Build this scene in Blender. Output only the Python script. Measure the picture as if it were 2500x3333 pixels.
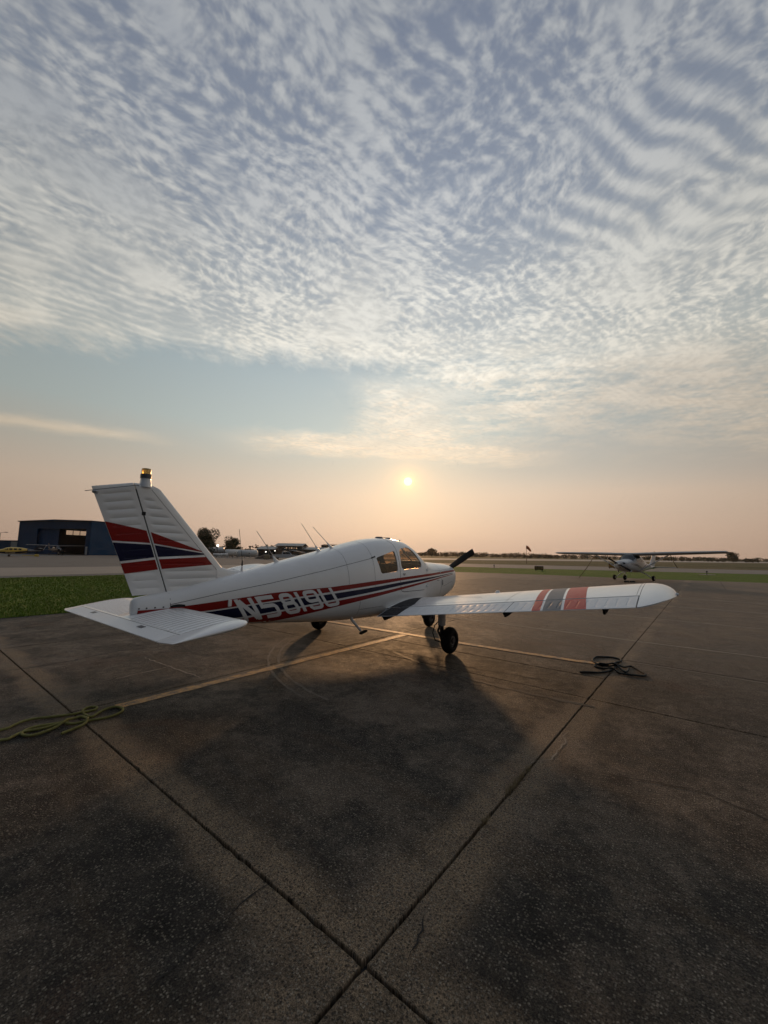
import bpy, bmesh, math, random
from math import radians, sin, cos, pi, sqrt, exp
from mathutils import Vector, Matrix
for _o in list(bpy.data.objects):
    bpy.data.objects.remove(_o, do_unlink=True)
SC = bpy.context.scene
COL = SC.collection
random.seed(7)

# ------------------------------------------------------------------ camera
CAM_H = 1.591
PITCH, ROLL = radians(5.945), radians(1.051)
_fw = Vector((0, cos(PITCH), sin(PITCH))); _r = Vector((1, 0, 0)); _u = _r.cross(_fw)
_r2 = cos(ROLL) * _r + sin(ROLL) * _u; _u2 = -sin(ROLL) * _r + cos(ROLL) * _u
cam_data = bpy.data.cameras.new('camera'); cam = bpy.data.objects.new('camera', cam_data); COL.objects.link(cam)
cam_data.sensor_fit = 'HORIZONTAL'; cam_data.sensor_width = 36.0
cam_data.lens = 1307.3 / 2500 * 36.0
cam_data.clip_start = 0.05; cam_data.clip_end = 20000
cam.matrix_world = Matrix(((_r2.x, _u2.x, -_fw.x, 0), (_r2.y, _u2.y, -_fw.y, 0), (_r2.z, _u2.z, -_fw.z, CAM_H), (0, 0, 0, 1)))
SC.camera = cam
SC.render.resolution_x, SC.render.resolution_y = 768, 1024

SUN_EL, SUN_AZ = radians(10.34), radians(3.38)          # azimuth from +Y towards +X
SUN_DIR = Vector((sin(SUN_AZ) * cos(SUN_EL), cos(SUN_AZ) * cos(SUN_EL), sin(SUN_EL)))

# ------------------------------------------------------------------ node helper
class S:
    """a socket that can be written as arithmetic"""
    def __init__(s, t, sock): s.t, s.k = t, sock
    def _m(s, op, *a, clamp=False):
        n = s.t.nodes.new('ShaderNodeMath'); n.operation = op; n.use_clamp = clamp
        for i, x in enumerate((s,) + a): put(s.t, n.inputs[i], x)
        return S(s.t, n.outputs[0])
    def __add__(s, o): return s._m('ADD', o)
    def __radd__(s, o): return s._m('ADD', o)
    def __sub__(s, o): return s._m('SUBTRACT', o)
    def __rsub__(s, o): return (s * -1.0) + o
    def __mul__(s, o): return s._m('MULTIPLY', o)
    def __rmul__(s, o): return s._m('MULTIPLY', o)
    def __truediv__(s, o): return s._m('DIVIDE', o)
    def pow(s, o): return s._m('POWER', o)
    def max(s, o): return s._m('MAXIMUM', o)
    def min(s, o): return s._m('MINIMUM', o)
    def abs(s): return s._m('ABSOLUTE')
    def sin(s): return s._m('SINE')
    def exp(s): return s._m('EXPONENT')
    def sqrt(s): return s._m('SQRT')
    def gt(s, o): return s._m('GREATER_THAN', o)
    def clamp(s): return s._m('ADD', 0.0, clamp=True)
    def smooth(s, a, b, lo=0.0, hi=1.0, kind='SMOOTHSTEP'):
        n = s.t.nodes.new('ShaderNodeMapRange'); n.interpolation_type = kind; n.clamp = True
        for i, x in enumerate((s, a, b, lo, hi)): put(s.t, n.inputs[i], x)
        return S(s.t, n.outputs[0])
    def lin(s, a, b, lo=0.0, hi=1.0): return s.smooth(a, b, lo, hi, 'LINEAR')
    def ramp(s, pts, interp='LINEAR'):
        n = s.t.nodes.new('ShaderNodeValToRGB'); n.color_ramp.interpolation = interp
        e = n.color_ramp.elements
        while len(e) > len(pts): e.remove(e[-1])
        while len(e) < len(pts): e.new(1.0)
        for el, (p, c) in zip(e, pts):
            el.position = p; el.color = (c[0], c[1], c[2], 1) if isinstance(c, tuple) else (c, c, c, 1)
        put(s.t, n.inputs[0], s); return S(s.t, n.outputs[0])
DIM = '2D'
def put(t, inp, x):
    if isinstance(x, S): t.links.new(x.k, inp)
    elif x is not None:
        try: inp.default_value = x
        except Exception:
            inp.default_value = (x[0], x[1], x[2], 1.0) if hasattr(x, '__len__') else (x, x, x, 1.0)
def xyz(t, x, y=0.0, z=0.0):
    n = t.nodes.new('ShaderNodeCombineXYZ'); put(t, n.inputs[0], x); put(t, n.inputs[1], y); put(t, n.inputs[2], z); return S(t, n.outputs[0])
def sep(v):
    n = v.t.nodes.new('ShaderNodeSeparateXYZ'); put(v.t, n.inputs[0], v); return [S(v.t, o) for o in n.outputs]
def noise(v, scale, detail=3.0, rough=0.5, dist=0.0, out=0, lac=2.0, dim=None):
    n = v.t.nodes.new('ShaderNodeTexNoise'); n.noise_dimensions = dim or DIM; put(v.t, n.inputs['Vector'], v)
    n.inputs['Scale'].default_value = scale; n.inputs['Detail'].default_value = detail
    n.inputs['Roughness'].default_value = rough; n.inputs['Distortion'].default_value = dist; n.inputs['Lacunarity'].default_value = lac
    return S(v.t, n.outputs[out])
def voro(v, scale, feature='F1', out=0, rand=1.0, smooth=0.5):
    n = v.t.nodes.new('ShaderNodeTexVoronoi'); n.voronoi_dimensions = DIM; n.feature = feature; put(v.t, n.inputs['Vector'], v)
    n.inputs['Scale'].default_value = scale; n.inputs['Randomness'].default_value = rand
    if feature == 'SMOOTH_F1': n.inputs['Smoothness'].default_value = smooth
    return S(v.t, n.outputs[out])
def mix(fac, a, b, mode='MIX'):
    t = next(x.t for x in (fac, a, b) if isinstance(x, S))
    n = t.nodes.new('ShaderNodeMix'); n.data_type = 'RGBA'; n.blend_type = mode
    put(t, n.inputs[0], fac); put(t, n.inputs[6], a); put(t, n.inputs[7], b); return S(t, n.outputs[2])
def vop(a, op, b=None):
    n = a.t.nodes.new('ShaderNodeVectorMath'); n.operation = op; put(a.t, n.inputs[0], a)
    if b is not None: put(a.t, n.inputs[3 if op == 'SCALE' else 1], b)
    return S(a.t, n.outputs[1 if op in ('DOT_PRODUCT', 'LENGTH', 'DISTANCE') else 0])
def lin1(c):
    c /= 255.0
    return c / 12.92 if c <= 0.04045 else ((c + 0.055) / 1.055) ** 2.4
def rgb(r, g, b): return (lin1(r), lin1(g), lin1(b))

# ------------------------------------------------------------------ sky
def build_world():
    w = bpy.data.worlds.new('World'); SC.world = w; w.use_nodes = True
    t = w.node_tree; t.nodes.clear()
    tc = t.nodes.new('ShaderNodeTexCoord'); d = vop(S(t, tc.outputs['Generated']), 'NORMALIZE')
    x, y, z = sep(d)
    zz = z.max(0.0)
    # the cloud layer is a flat sheet overhead: p is where the line of sight meets it
    px = x / (zz + 0.03); py = y / (zz + 0.03)
    p = xyz(t, px, py, 0.0)
    # clear air by elevation (0..1 = horizon..zenith)
    clear = zz.ramp([(0.0, rgb(200, 170, 149)), (0.06, rgb(210, 182, 160)), (0.14, rgb(214, 192, 171)), (0.21, rgb(198, 191, 177)),
                     (0.29, rgb(184, 193, 189)), (0.40, rgb(174, 187, 190)), (0.52, rgb(147, 162, 176)), (0.66, rgb(120, 139, 167)), (0.84, rgb(104, 124, 160)), (1.0, rgb(98, 119, 158))])
    cosang = vop(d, 'DOT_PRODUCT', tuple(SUN_DIR))
    ang = (1.0 - cosang.min(1.0)).max(0.0).sqrt() * (sqrt(2.0) * 57.2958)          # degrees from the sun, small-angle
    side = ang.smooth(10.0, 56.0)
    nish = t.nodes.new('ShaderNodeTexSky'); nish.sky_type = 'NISHITA'; nish.sun_disc = False
    nish.sun_elevation = SUN_EL; nish.sun_rotation = SUN_AZ; nish.air_density = 1.0; nish.dust_density = 4.0; nish.ozone_density = 1.0
    ns = mix(1.0, S(t, nish.outputs[0]), (0.0025, 0.0025, 0.0025), 'MULTIPLY')
    clear = mix(1.0, mix(1.0, clear, (0.93, 0.93, 0.93), 'MULTIPLY'), ns, 'ADD')
    # ---- cloud fields
    warp = noise(p, 2.2, 2.0, 0.5, out=1)
    wp = vop(p, 'ADD', vop(vop(warp, 'SUBTRACT', (0.5, 0.5, 0.5)), 'SCALE', 0.16))
    warp2 = noise(p, 9.0, 2.0, 0.5, out=1)
    wq = vop(wp, 'ADD', vop(vop(warp2, 'SUBTRACT', (0.5, 0.5, 0.5)), 'SCALE', 0.012))
    qx, qy, _ = sep(wq)
    # left: rows run down to the right; stretched along the rows
    a1 = qx * 0.78 + qy * 0.62; b1 = qx * -0.62 + qy * 0.78
    rows = xyz(t, a1 * 0.80, b1, 0.0)
    fine = noise(rows, 36.0, 2.6, 0.52)
    fine2 = noise(wq, 70.0, 2.0, 0.6)
    roll = (b1 * (2 * pi / 0.050) + noise(p, 4.0, 2.0) * 9.0).sin() * 0.5 + 0.5
    fld = 0.06 + fine * 1.05 + (fine2 - 0.5) * 0.20 + (roll - 0.5) * 0.16
    # right: long ripples
    b2 = qx * -0.30 + qy * 0.95
    rip = (b2 * (2 * pi / 0.072) + noise(p, 5.0, 1.0) * 4.0).sin() * 0.5 + 0.5
    comb = noise(xyz(t, qx * 1.0 + qy * 0.3, qy * 0.45, 0.0), 42.0, 3.0, 0.55)
    ripf = rip * 0.50 + comb * 0.62 + (fine2 - 0.5) * 0.15
    rmask = px.smooth(0.26, 0.46) * py.smooth(1.35, 0.95) * noise(p, 4.0, 1.0).smooth(0.36, 0.54)
    fld = fld + (ripf - fld) * rmask * 0.85
    # faint parallel rows on the far left edge of the deck
    rl = (b1 * (2 * pi / 0.06)).sin() * 0.5 + 0.5
    lm = px.smooth(-0.55, -0.95) * py.smooth(0.95, 1.25)
    fld = fld + (rl * 0.22 + 0.42 + (fine - 0.5) * 0.3 - fld) * lm * 0.8
    cov = noise(p, 1.7, 3.0, 0.55)
    cov2 = noise(p, 5.5, 2.0, 0.5)
    dens = (fld + (cov - 0.5) * 0.55 + (cov2 - 0.5) * 0.60).smooth(0.24, 0.92).lin(0.0, 1.0, 0.36, 0.97)
    # smooth veils where the puffs dissolve
    veil = (cov * 0.6 + cov2 * 0.4).smooth(0.45, 0.60) * px.smooth(-0.1, -0.6).max(py.smooth(0.95, 1.45)).max(0.22)
    dens = dens + (py.smooth(0.8, 1.6, 0.60, 0.86) - dens) * veil * 0.85
    # ---- where the deck ends: a clear gap to the left, veil to the right
    e1 = noise(p, 3.0, 4.0, 0.6); e2 = noise(xyz(t, px * 1.5, py * 0.7), 9.0, 3.0, 0.6)
    edge = px * 0.17 + 1.94 + (e1 - 0.5) * 0.30 + (e2 - 0.5) * 0.34          # deck reaches to here on the left
    left = (px + (e2 - 0.5) * 0.5 + (e1 - 0.5) * 0.4).smooth(0.46, 0.02)
    deck = (py - edge).smooth(0.16, -0.20)
    far_r = (py + (e1 - 0.5) * 1.4).smooth(3.6, 1.9)
    cover = deck * left + far_r * (1.0 - left)
    thin = py.smooth(1.35, 2.1)
    lowfld = noise(xyz(t, px * 0.55 + py * 0.25, py * 1.0), 4.2, 5.0, 0.6)
    fine3 = noise(wq, 17.0, 3.0, 0.6)
    lowd = (lowfld * 0.8 + fine3 * 0.32).smooth(0.36, 0.68)
    dens = dens + (lowd - dens) * thin * (1.0 - left * 0.6)
    # cirrus arm above the sun and streaks low over the horizon
    arm_c = (px - 0.16 - (py - 2.6) * 0.10 + (e1 - 0.5) * 0.5).abs()
    arm = arm_c.smooth(0.50, 0.08) * py.smooth(1.9, 2.3) * py.smooth(3.7, 3.0)
    bar = (py - 3.35 - px * 0.12 + (e1 - 0.5) * 0.55).abs().smooth(0.50, 0.06) * px.smooth(-1.5, -0.5) * px.smooth(1.9, 0.9)
    bar2 = (py - 2.86 - (px + 2.4) * 0.5 + (e1 - 0.5) * 0.3).abs().smooth(0.30, 0.0) * px.smooth(-1.6, -2.3)
    mack = noise(wq, 15.0, 2.0, 0.6).smooth(0.36, 0.62)
    low = (arm.max(bar) * (0.62 + 0.38 * mack * lowfld.smooth(0.35, 0.6))).max(bar2 * 0.55)
    alpha = (dens * cover).max(low * 0.95)
    alpha = alpha * zz.smooth(0.09, 0.21)
    # ---- cloud light: warm near the sun, grey-blue overhead
    cl = zz.ramp([(0.0, rgb(232, 200, 168)), (0.18, rgb(252, 224, 188)), (0.30, rgb(246, 229, 205)), (0.42, rgb(243, 237, 223)), (0.56, rgb(228, 226, 218)), (0.70, rgb(204, 206, 207)), (0.85, rgb(194, 198, 202)), (1.0, rgb(190, 195, 201))])
    shade = (fld * 0.5 + cov2 * 0.5).smooth(0.35, 0.75)
    cl = mix(1.0, cl, shade.lin(0.0, 1.0, 0.86, 1.06), 'MULTIPLY')
    sky = mix(alpha, clear, cl)
    # the right-hand veil is greyer
    grey = px.smooth(0.5, 1.5) * py.smooth(1.3, 2.0) * py.smooth(5.0, 3.0)
    sky = mix(grey * 0.45, sky, rgb(176, 170, 163))
    sky = mix(1.0, sky, side.lin(0.0, 1.0, 1.11, 0.68), 'MULTIPLY')
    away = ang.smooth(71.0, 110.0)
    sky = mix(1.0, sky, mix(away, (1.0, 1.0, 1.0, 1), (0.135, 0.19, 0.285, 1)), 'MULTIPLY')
    # sun: glow and disc
    g1 = (ang * -0.40).exp() * 0.26; g2 = (ang * -0.090).exp() * 0.05
    glow = mix(1.0, mix(1.0, (1.0, 0.50, 0.10), g1, 'MULTIPLY'), mix(1.0, (1.0, 0.66, 0.38), g2, 'MULTIPLY'), 'ADD')
    sky = mix(1.0, sky, glow, 'ADD')
    sky = mix(1.0, sky, mix(1.0, (0.85, 0.42, 0.05), (ang * -1.1).exp() * 0.8, 'MULTIPLY'), 'ADD')
    disc = ang.smooth(0.66, 0.52)
    sky = mix(disc, sky, (3.0, 2.2, 0.95))
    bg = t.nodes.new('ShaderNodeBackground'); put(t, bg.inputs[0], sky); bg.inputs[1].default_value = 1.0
    out = t.nodes.new('ShaderNodeOutputWorld'); t.links.new(bg.outputs[0], out.inputs[0])
    w.cycles.sampling_method = 'MANUAL'; w.cycles.sample_map_resolution = 1024
build_world()

# ------------------------------------------------------------------ sun and exposure
sun_data = bpy.data.lights.new('sun', 'SUN'); sun = bpy.data.objects.new('sun', sun_data); COL.objects.link(sun)
sun_data.energy = 1.25; sun_data.angle = radians(2.2); sun_data.color = (1.0, 0.56, 0.26)
sun.rotation_euler = SUN_DIR.to_track_quat('Z', 'Y').to_euler()
SC.view_settings.view_transform = 'Standard'; SC.view_settings.look = 'None'
SC.view_settings.exposure = 0.0; SC.view_settings.gamma = 1.0; SC.view_settings.use_curve_mapping = False
SC.cycles.use_denoising = True; SC.cycles.use_adaptive_sampling = True; SC.cycles.adaptive_threshold = 0.02; SC.cycles.adaptive_min_samples = 8; SC.cycles.max_bounces = 8; SC.cycles.transparent_max_bounces = 16
SC.cycles.volume_bounces = 0; SC.cycles.caustics_reflective = False; SC.cycles.caustics_refractive = False

# ------------------------------------------------------------------ mesh and object helpers
def prop(o, label=None, cat=None, group=None, kind=None):
    if label: o['label'] = label
    if cat: o['category'] = cat
    if group: o['group'] = group
    if kind: o['kind'] = kind
    return o
def empty(name, loc=(0, 0, 0), rot=(0, 0, 0), parent=None, **k):
    o = bpy.data.objects.new(name, None); COL.objects.link(o); o.location = loc; o.rotation_euler = rot; o.parent = parent
    o.empty_display_size = 0.2
    return prop(o, **k)
def link(name, me, parent=None, m=None, loc=None, rot=None, **k):
    o = bpy.data.objects.new(name, me); COL.objects.link(o); o.parent = parent
    if m is not None and not me.materials:
        for x in (m if isinstance(m, (list, tuple)) else [m]): me.materials.append(x)
    if loc is not None: o.location = loc
    if rot is not None: o.rotation_euler = rot
    return prop(o, **k)
def shade(me, ang=35):
    me.polygons.foreach_set('use_smooth', [True] * len(me.polygons))
    if ang is not None and ang < 179: me.set_sharp_from_angle(angle=radians(ang))
    me.update()
class MB:
    """collects simple shapes into one mesh"""
    def __init__(s): s.v, s.f, s.mi, s.cur = [], [], [], 0
    def add(s, vs, fs, M=None):
        b = len(s.v)
        s.v += [tuple(M @ Vector(p)) if M is not None else tuple(p) for p in vs]
        for f in fs: s.f.append([b + i for i in f]); s.mi.append(s.cur)
        return s
    def box(s, x0, x1, y0, y1, z0, z1, M=None, ch=0.0):
        if ch <= 0:
            vs = [(x, y, z) for z in (z0, z1) for y in (y0, y1) for x in (x0, x1)]
            return s.add(vs, [(0, 2, 3, 1), (4, 5, 7, 6), (0, 1, 5, 4), (2, 6, 7, 3), (0, 4, 6, 2), (1, 3, 7, 5)], M)
        c = min(ch, (x1 - x0) / 2.01, (y1 - y0) / 2.01, (z1 - z0) / 2.01)
        bm = bmesh.new()
        for X in ((x0, x0 + c), (x1, x1 - c)):
            for Y in ((y0, y0 + c), (y1, y1 - c)):
                for Z in ((z0, z0 + c), (z1, z1 - c)):
                    bm.verts.new((X[0], Y[1], Z[1])); bm.verts.new((X[1], Y[0], Z[1])); bm.verts.new((X[1], Y[1], Z[0]))
        bmesh.ops.convex_hull(bm, input=bm.verts)
        bm.verts.index_update()
        s.add([v.co[:] for v in bm.verts], [[v.index for v in f.verts] for f in bm.faces], M); bm.free(); return s
    def tube(s, pts, rad, n=8, caps=True, closed=False, M=None):
        pts = [Vector(p) for p in pts]; k = len(pts)
        rr = rad if isinstance(rad, (list, tuple)) else [rad] * k
        vs = []; up = None
        for i, p in enumerate(pts):
            a = pts[i - 1] if (i > 0 or closed) else p; b = pts[(i + 1) % k] if (i < k - 1 or closed) else p
            t = (b - a); t = t.normalized() if t.length > 1e-9 else Vector((0, 0, 1))
            if up is None: up = Vector((0, 0, 1)) if abs(t.z) < 0.9 else Vector((1, 0, 0))
            x = up.cross(t); x = x.normalized() if x.length > 1e-6 else Vector((1, 0, 0)); y = t.cross(x).normalized(); up = y
            for j in range(n):
                q = 2 * pi * j / n; vs.append(p + x * cos(q) * rr[i] + y * sin(q) * rr[i])
        fs = []
        for i in range(k if closed else k - 1):
            for j in range(n):
                a, b = i * n + j, i * n + (j + 1) % n; c, d = ((i + 1) % k) * n + (j + 1) % n, ((i + 1) % k) * n + j
                fs.append((a, b, c, d))
        if caps and not closed: fs.append(tuple(reversed(range(n)))); fs.append(tuple(range((k - 1) * n, k * n)))
        return s.add(vs, fs, M)
    def rings(s, rows, closed=True, caps=True, M=None):
        """rows: list of equally long point rows, joined in order"""
        n = len(rows[0]); vs = [p for r in rows for p in r]; fs = []
        for i in range(len(rows) - 1):
            for j in range(n if closed else n - 1):
                fs.append((i * n + j, i * n + (j + 1) % n, (i + 1) * n + (j + 1) % n, (i + 1) * n + j))
        if caps: fs.append(tuple(reversed(range(n)))); fs.append(tuple(range((len(rows) - 1) * n, len(rows) * n)))
        return s.add(vs, fs, M)
    def lathe(s, prof, n=24, M=None):
        """prof: (radius, height) about local Z"""
        rows = [[(r * cos(2 * pi * j / n), r * sin(2 * pi * j / n), h) for j in range(n)] for r, h in prof]
        return s.rings(rows, M=M)
    def prism(s, poly, a0, a1, axis='X', M=None):
        n = len(poly)
        g = {'X': lambda p, a: (a, p[0], p[1]), 'Y': lambda p, a: (p[0], a, p[1]), 'Z': lambda p, a: (p[0], p[1], a)}[axis]
        vs = [g(p, a0) for p in poly] + [g(p, a1) for p in poly]
        fs = [tuple(range(n))[::-1], tuple(range(n, 2 * n))] + [(i, (i + 1) % n, n + (i + 1) % n, n + i) for i in range(n)]
        return s.add(vs, fs, M)
    def mesh(s, name='m', fix=True):
        me = bpy.data.meshes.new(name); me.from_pydata(s.v, [], s.f)
        if any(s.mi): me.polygons.foreach_set('material_index', s.mi)
        if fix:
            bm = bmesh.new(); bm.from_mesh(me); bmesh.ops.recalc_face_normals(bm, faces=bm.faces); bm.to_mesh(me); bm.free()
        me.update(); return me
    def obj(s, name, m, parent=None, smooth=35, fix=True, **k):
        me = s.mesh(name, fix)
        if smooth is not None: shade(me, smooth)
        return link(name, me, parent, m, **k)
def RX(a): return Matrix.Rotation(a, 4, 'X')
def RY(a): return Matrix.Rotation(a, 4, 'Y')
def RZ(a): return Matrix.Rotation(a, 4, 'Z')
def TR(x, y, z): return Matrix.Translation((x, y, z))
def hermite(tab, x, col):
    """smooth, overshoot-free interpolation through table rows (x, c1, c2 ...)"""
    n = len(tab)
    if x <= tab[0][0]: return tab[0][col]
    if x >= tab[-1][0]: return tab[-1][col]
    i = 0
    while tab[i + 1][0] < x: i += 1
    def sl(k): return (tab[k + 1][col] - tab[k][col]) / (tab[k + 1][0] - tab[k][0])
    def tan(k):
        if k == 0: return sl(0)
        if k == n - 1: return sl(n - 2)
        a, b = sl(k - 1), sl(k)
        return 0.0 if a * b <= 0 else 2 * a * b / (a + b)
    h = tab[i + 1][0] - tab[i][0]; t = (x - tab[i][0]) / h
    return ((2 * t ** 3 - 3 * t * t + 1) * tab[i][col] + (t ** 3 - 2 * t * t + t) * h * tan(i)
            + (-2 * t ** 3 + 3 * t * t) * tab[i + 1][col] + (t ** 3 - t * t) * h * tan(i + 1))
class Loft:
    """a body along s: rows (s, half width, z bottom, z widest, z top, upper exponent, lower exponent)"""
    def __init__(s, tab): s.tab = tab
    def at(s, x): return [hermite(s.tab, x, c) for c in range(1, 7)]
    def pt(s, x, th, off=0.0):
        w, zb, zc, zt, nu, nd = s.at(x); c, q = cos(th), sin(th)
        n = nu if q >= 0 else nd; h = (zt - zc if q >= 0 else zc - zb) + off
        sg = lambda a: (1 if a >= 0 else -1)
        return ((w + off) * sg(c) * abs(c) ** (2 / n), zc + h * sg(q) * abs(q) ** (2 / n))
    def R(s, x, z, off=0.0):
        w, zb, zc, zt, nu, nd = s.at(x); n = nu if z >= zc else nd; h = abs(z - zc) / ((zt - zc if z >= zc else zc - zb))
        h = min(h, 0.9999)
        return w * (1 - h ** n) ** (1 / n) + off
    def ring(s, x, n=48, off=0.0, P=None):
        return [P(x, *s.pt(x, 2 * pi * j / n, off)) for j in range(n)]
def boolean(me, cutters, op='DIFFERENCE'):
    o = bpy.data.objects.new('tmp', me); COL.objects.link(o); tmp = []
    for c in cutters:
        k = bpy.data.objects.new('cut', c); COL.objects.link(k); tmp.append(k)
        m = o.modifiers.new('b', 'BOOLEAN'); m.operation = op; m.object = k; m.solver = 'EXACT'
    dg = bpy.context.evaluated_depsgraph_get(); out = bpy.data.meshes.new_from_object(o.evaluated_get(dg))
    for k in tmp + [o]: bpy.data.objects.remove(k, do_unlink=True)
    return out

# ------------------------------------------------------------------ materials
MATS = {}
def new_mat(name):
    m = bpy.data.materials.new(name); m.use_nodes = True; t = m.node_tree; t.nodes.clear()
    b = t.nodes.new('ShaderNodeBsdfPrincipled'); o = t.nodes.new('ShaderNodeOutputMaterial'); t.links.new(b.outputs[0], o.inputs[0])
    MATS[name] = m
    return m, t, b
def bump(t, b, h, strength=0.3, dist=0.01):
    n = t.nodes.new('ShaderNodeBump'); n.inputs['Strength'].default_value = strength; n.inputs['Distance'].default_value = dist
    put(t, n.inputs['Height'], h); t.links.new(n.outputs[0], b.inputs['Normal'])
def objco(t, which='Object'):
    n = t.nodes.new('ShaderNodeTexCoord'); return S(t, n.outputs[which])
def geopos(t):
    n = t.nodes.new('ShaderNodeNewGeometry'); return S(t, n.outputs['Position'])
def M(name, col, rough=0.5, metal=0.0, var=0.12, scale=6.0, rvar=0.1, spec=0.5, bmp=0.0, bscale=60.0, coat=0.0, dirt=None, oil=0.0):
    if name in MATS: return MATS[name]
    m, t, b = new_mat(name); c = objco(t)
    n1 = noise(c, scale, 4.0, 0.6, dim='3D'); n2 = noise(c, scale * 7.3, 3.0, 0.6, dim='3D')
    k = (n1 * 0.65 + n2 * 0.35).lin(0.3, 0.7, 1.0 - var, 1.0 + var)
    cc = mix(1.0, (col[0], col[1], col[2], 1), k, 'MULTIPLY')
    if dirt: cc = mix(n1.smooth(0.52, 0.75) * dirt[1], cc, dirt[0])
    put(t, b.inputs['Base Color'], cc)
    put(t, b.inputs['Roughness'], n2.lin(0.3, 0.7, max(0.03, rough - rvar), min(1.0, rough + rvar)))
    b.inputs['Metallic'].default_value = metal; b.inputs['Specular IOR Level'].default_value = spec
    b.inputs['Coat Weight'].default_value = coat; b.inputs['Coat Roughness'].default_value = 0.08
    if oil: bump(t, b, noise(c, 2.6, 2.0, 0.5, dim='3D'), oil, 0.05)
    if bmp: bump(t, b, noise(c, bscale, 3.0, 0.6, dim='3D'), bmp, 0.01)
    return m
def emit(name, col, strength):
    m = bpy.data.materials.new(name); m.use_nodes = True; t = m.node_tree; t.nodes.clear()
    e = t.nodes.new('ShaderNodeEmission'); o = t.nodes.new('ShaderNodeOutputMaterial'); t.links.new(e.outputs[0], o.inputs[0])
    e.inputs[0].default_value = (*col, 1); e.inputs[1].default_value = strength; MATS[name] = m; return m
def glass(name, tint, gloss=0.04):
    m = bpy.data.materials.new(name); m.use_nodes = True; t = m.node_tree; t.nodes.clear()
    a = t.nodes.new('ShaderNodeBsdfTransparent'); g = t.nodes.new('ShaderNodeBsdfGlossy'); x = t.nodes.new('ShaderNodeMixShader')
    o = t.nodes.new('ShaderNodeOutputMaterial'); lw = t.nodes.new('ShaderNodeLayerWeight'); lw.inputs[0].default_value = 0.5
    a.inputs[0].default_value = (*tint, 1); g.inputs['Roughness'].default_value = gloss
    f = S(t, lw.outputs['Facing']).pow(4.0) * 0.55 + 0.03
    t.links.new(f.k, x.inputs[0]); t.links.new(a.outputs[0], x.inputs[1]); t.links.new(g.outputs[0], x.inputs[2]); t.links.new(x.outputs[0], o.inputs[0])
    MATS[name] = m; return m
WHITE = M('white_paint', (0.80, 0.80, 0.795), 0.24, var=0.015, scale=1.2, rvar=0.015, coat=0.3, dirt=((0.64, 0.61, 0.56), 0.25), oil=0.10)
WHITE2 = M('white_control_surface_paint', (0.78, 0.78, 0.775), 0.48, var=0.025, scale=2.0, rvar=0.02, spec=0.3, dirt=((0.60, 0.58, 0.55), 0.15))
RED = M('red_paint', (0.25, 0.010, 0.008), 0.34, var=0.05, scale=2.0, rvar=0.02, spec=0.25)
NAVY = M('navy_paint', (0.006, 0.008, 0.036), 0.34, var=0.08, scale=2.0, rvar=0.02, spec=0.22)
GREYP = M('grey_paint', (0.085, 0.085, 0.095), 0.45, var=0.12, scale=5.0)
WRED = M('skylit_wing_red', (0.50, 0.060, 0.036), 0.45, var=0.06, scale=2.0, rvar=0.03, spec=0.25)  # red brightened: sky reflection on the wing top put into the colour
WGREY = M('skylit_wing_grey', (0.125, 0.125, 0.140), 0.45, var=0.06, scale=2.0, rvar=0.03, spec=0.25)  # sky reflection on the wing top put into a lighter grey
WALK = M('wing_walk_grit', (0.022, 0.022, 0.026), 0.85, var=0.25, scale=14.0, bmp=0.4, bscale=400.0)
SEAM = M('panel_gap', (0.055, 0.055, 0.06), 0.7)
DARK = M('dark_gap', (0.012, 0.012, 0.013), 0.8)
TYRE = M('tyre_rubber', (0.012, 0.012, 0.012), 0.8, spec=0.2, var=0.3, scale=12.0, bmp=0.25, bscale=120.0)
METAL = M('bare_metal', (0.42, 0.42, 0.43), 0.38, metal=0.9, var=0.15, scale=20.0)
STEEL = M('dark_steel', (0.09, 0.09, 0.095), 0.5, metal=0.6, var=0.2, scale=20.0)
BLACK = M('black_paint', (0.008, 0.008, 0.009), 0.5, var=0.2, scale=8.0, spec=0.15)
SEATM = M('seat_vinyl', (0.055, 0.045, 0.04), 0.6, var=0.2, scale=9.0)
TRIM = M('cabin_trim', (0.16, 0.12, 0.09), 0.75, var=0.15, scale=7.0)
GLASS = glass('window_glass', (0.90, 0.885, 0.86))
AMBER = glass('tinted_cabin_glass', (0.70, 0.60, 0.49))
LENS = M('beacon_lens', (0.80, 0.52, 0.16), 0.25, var=0.1)
for _n in LENS.node_tree.nodes:
    if _n.type == 'BSDF_PRINCIPLED': _n.inputs['Transmission Weight'].default_value = 0.55

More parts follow.
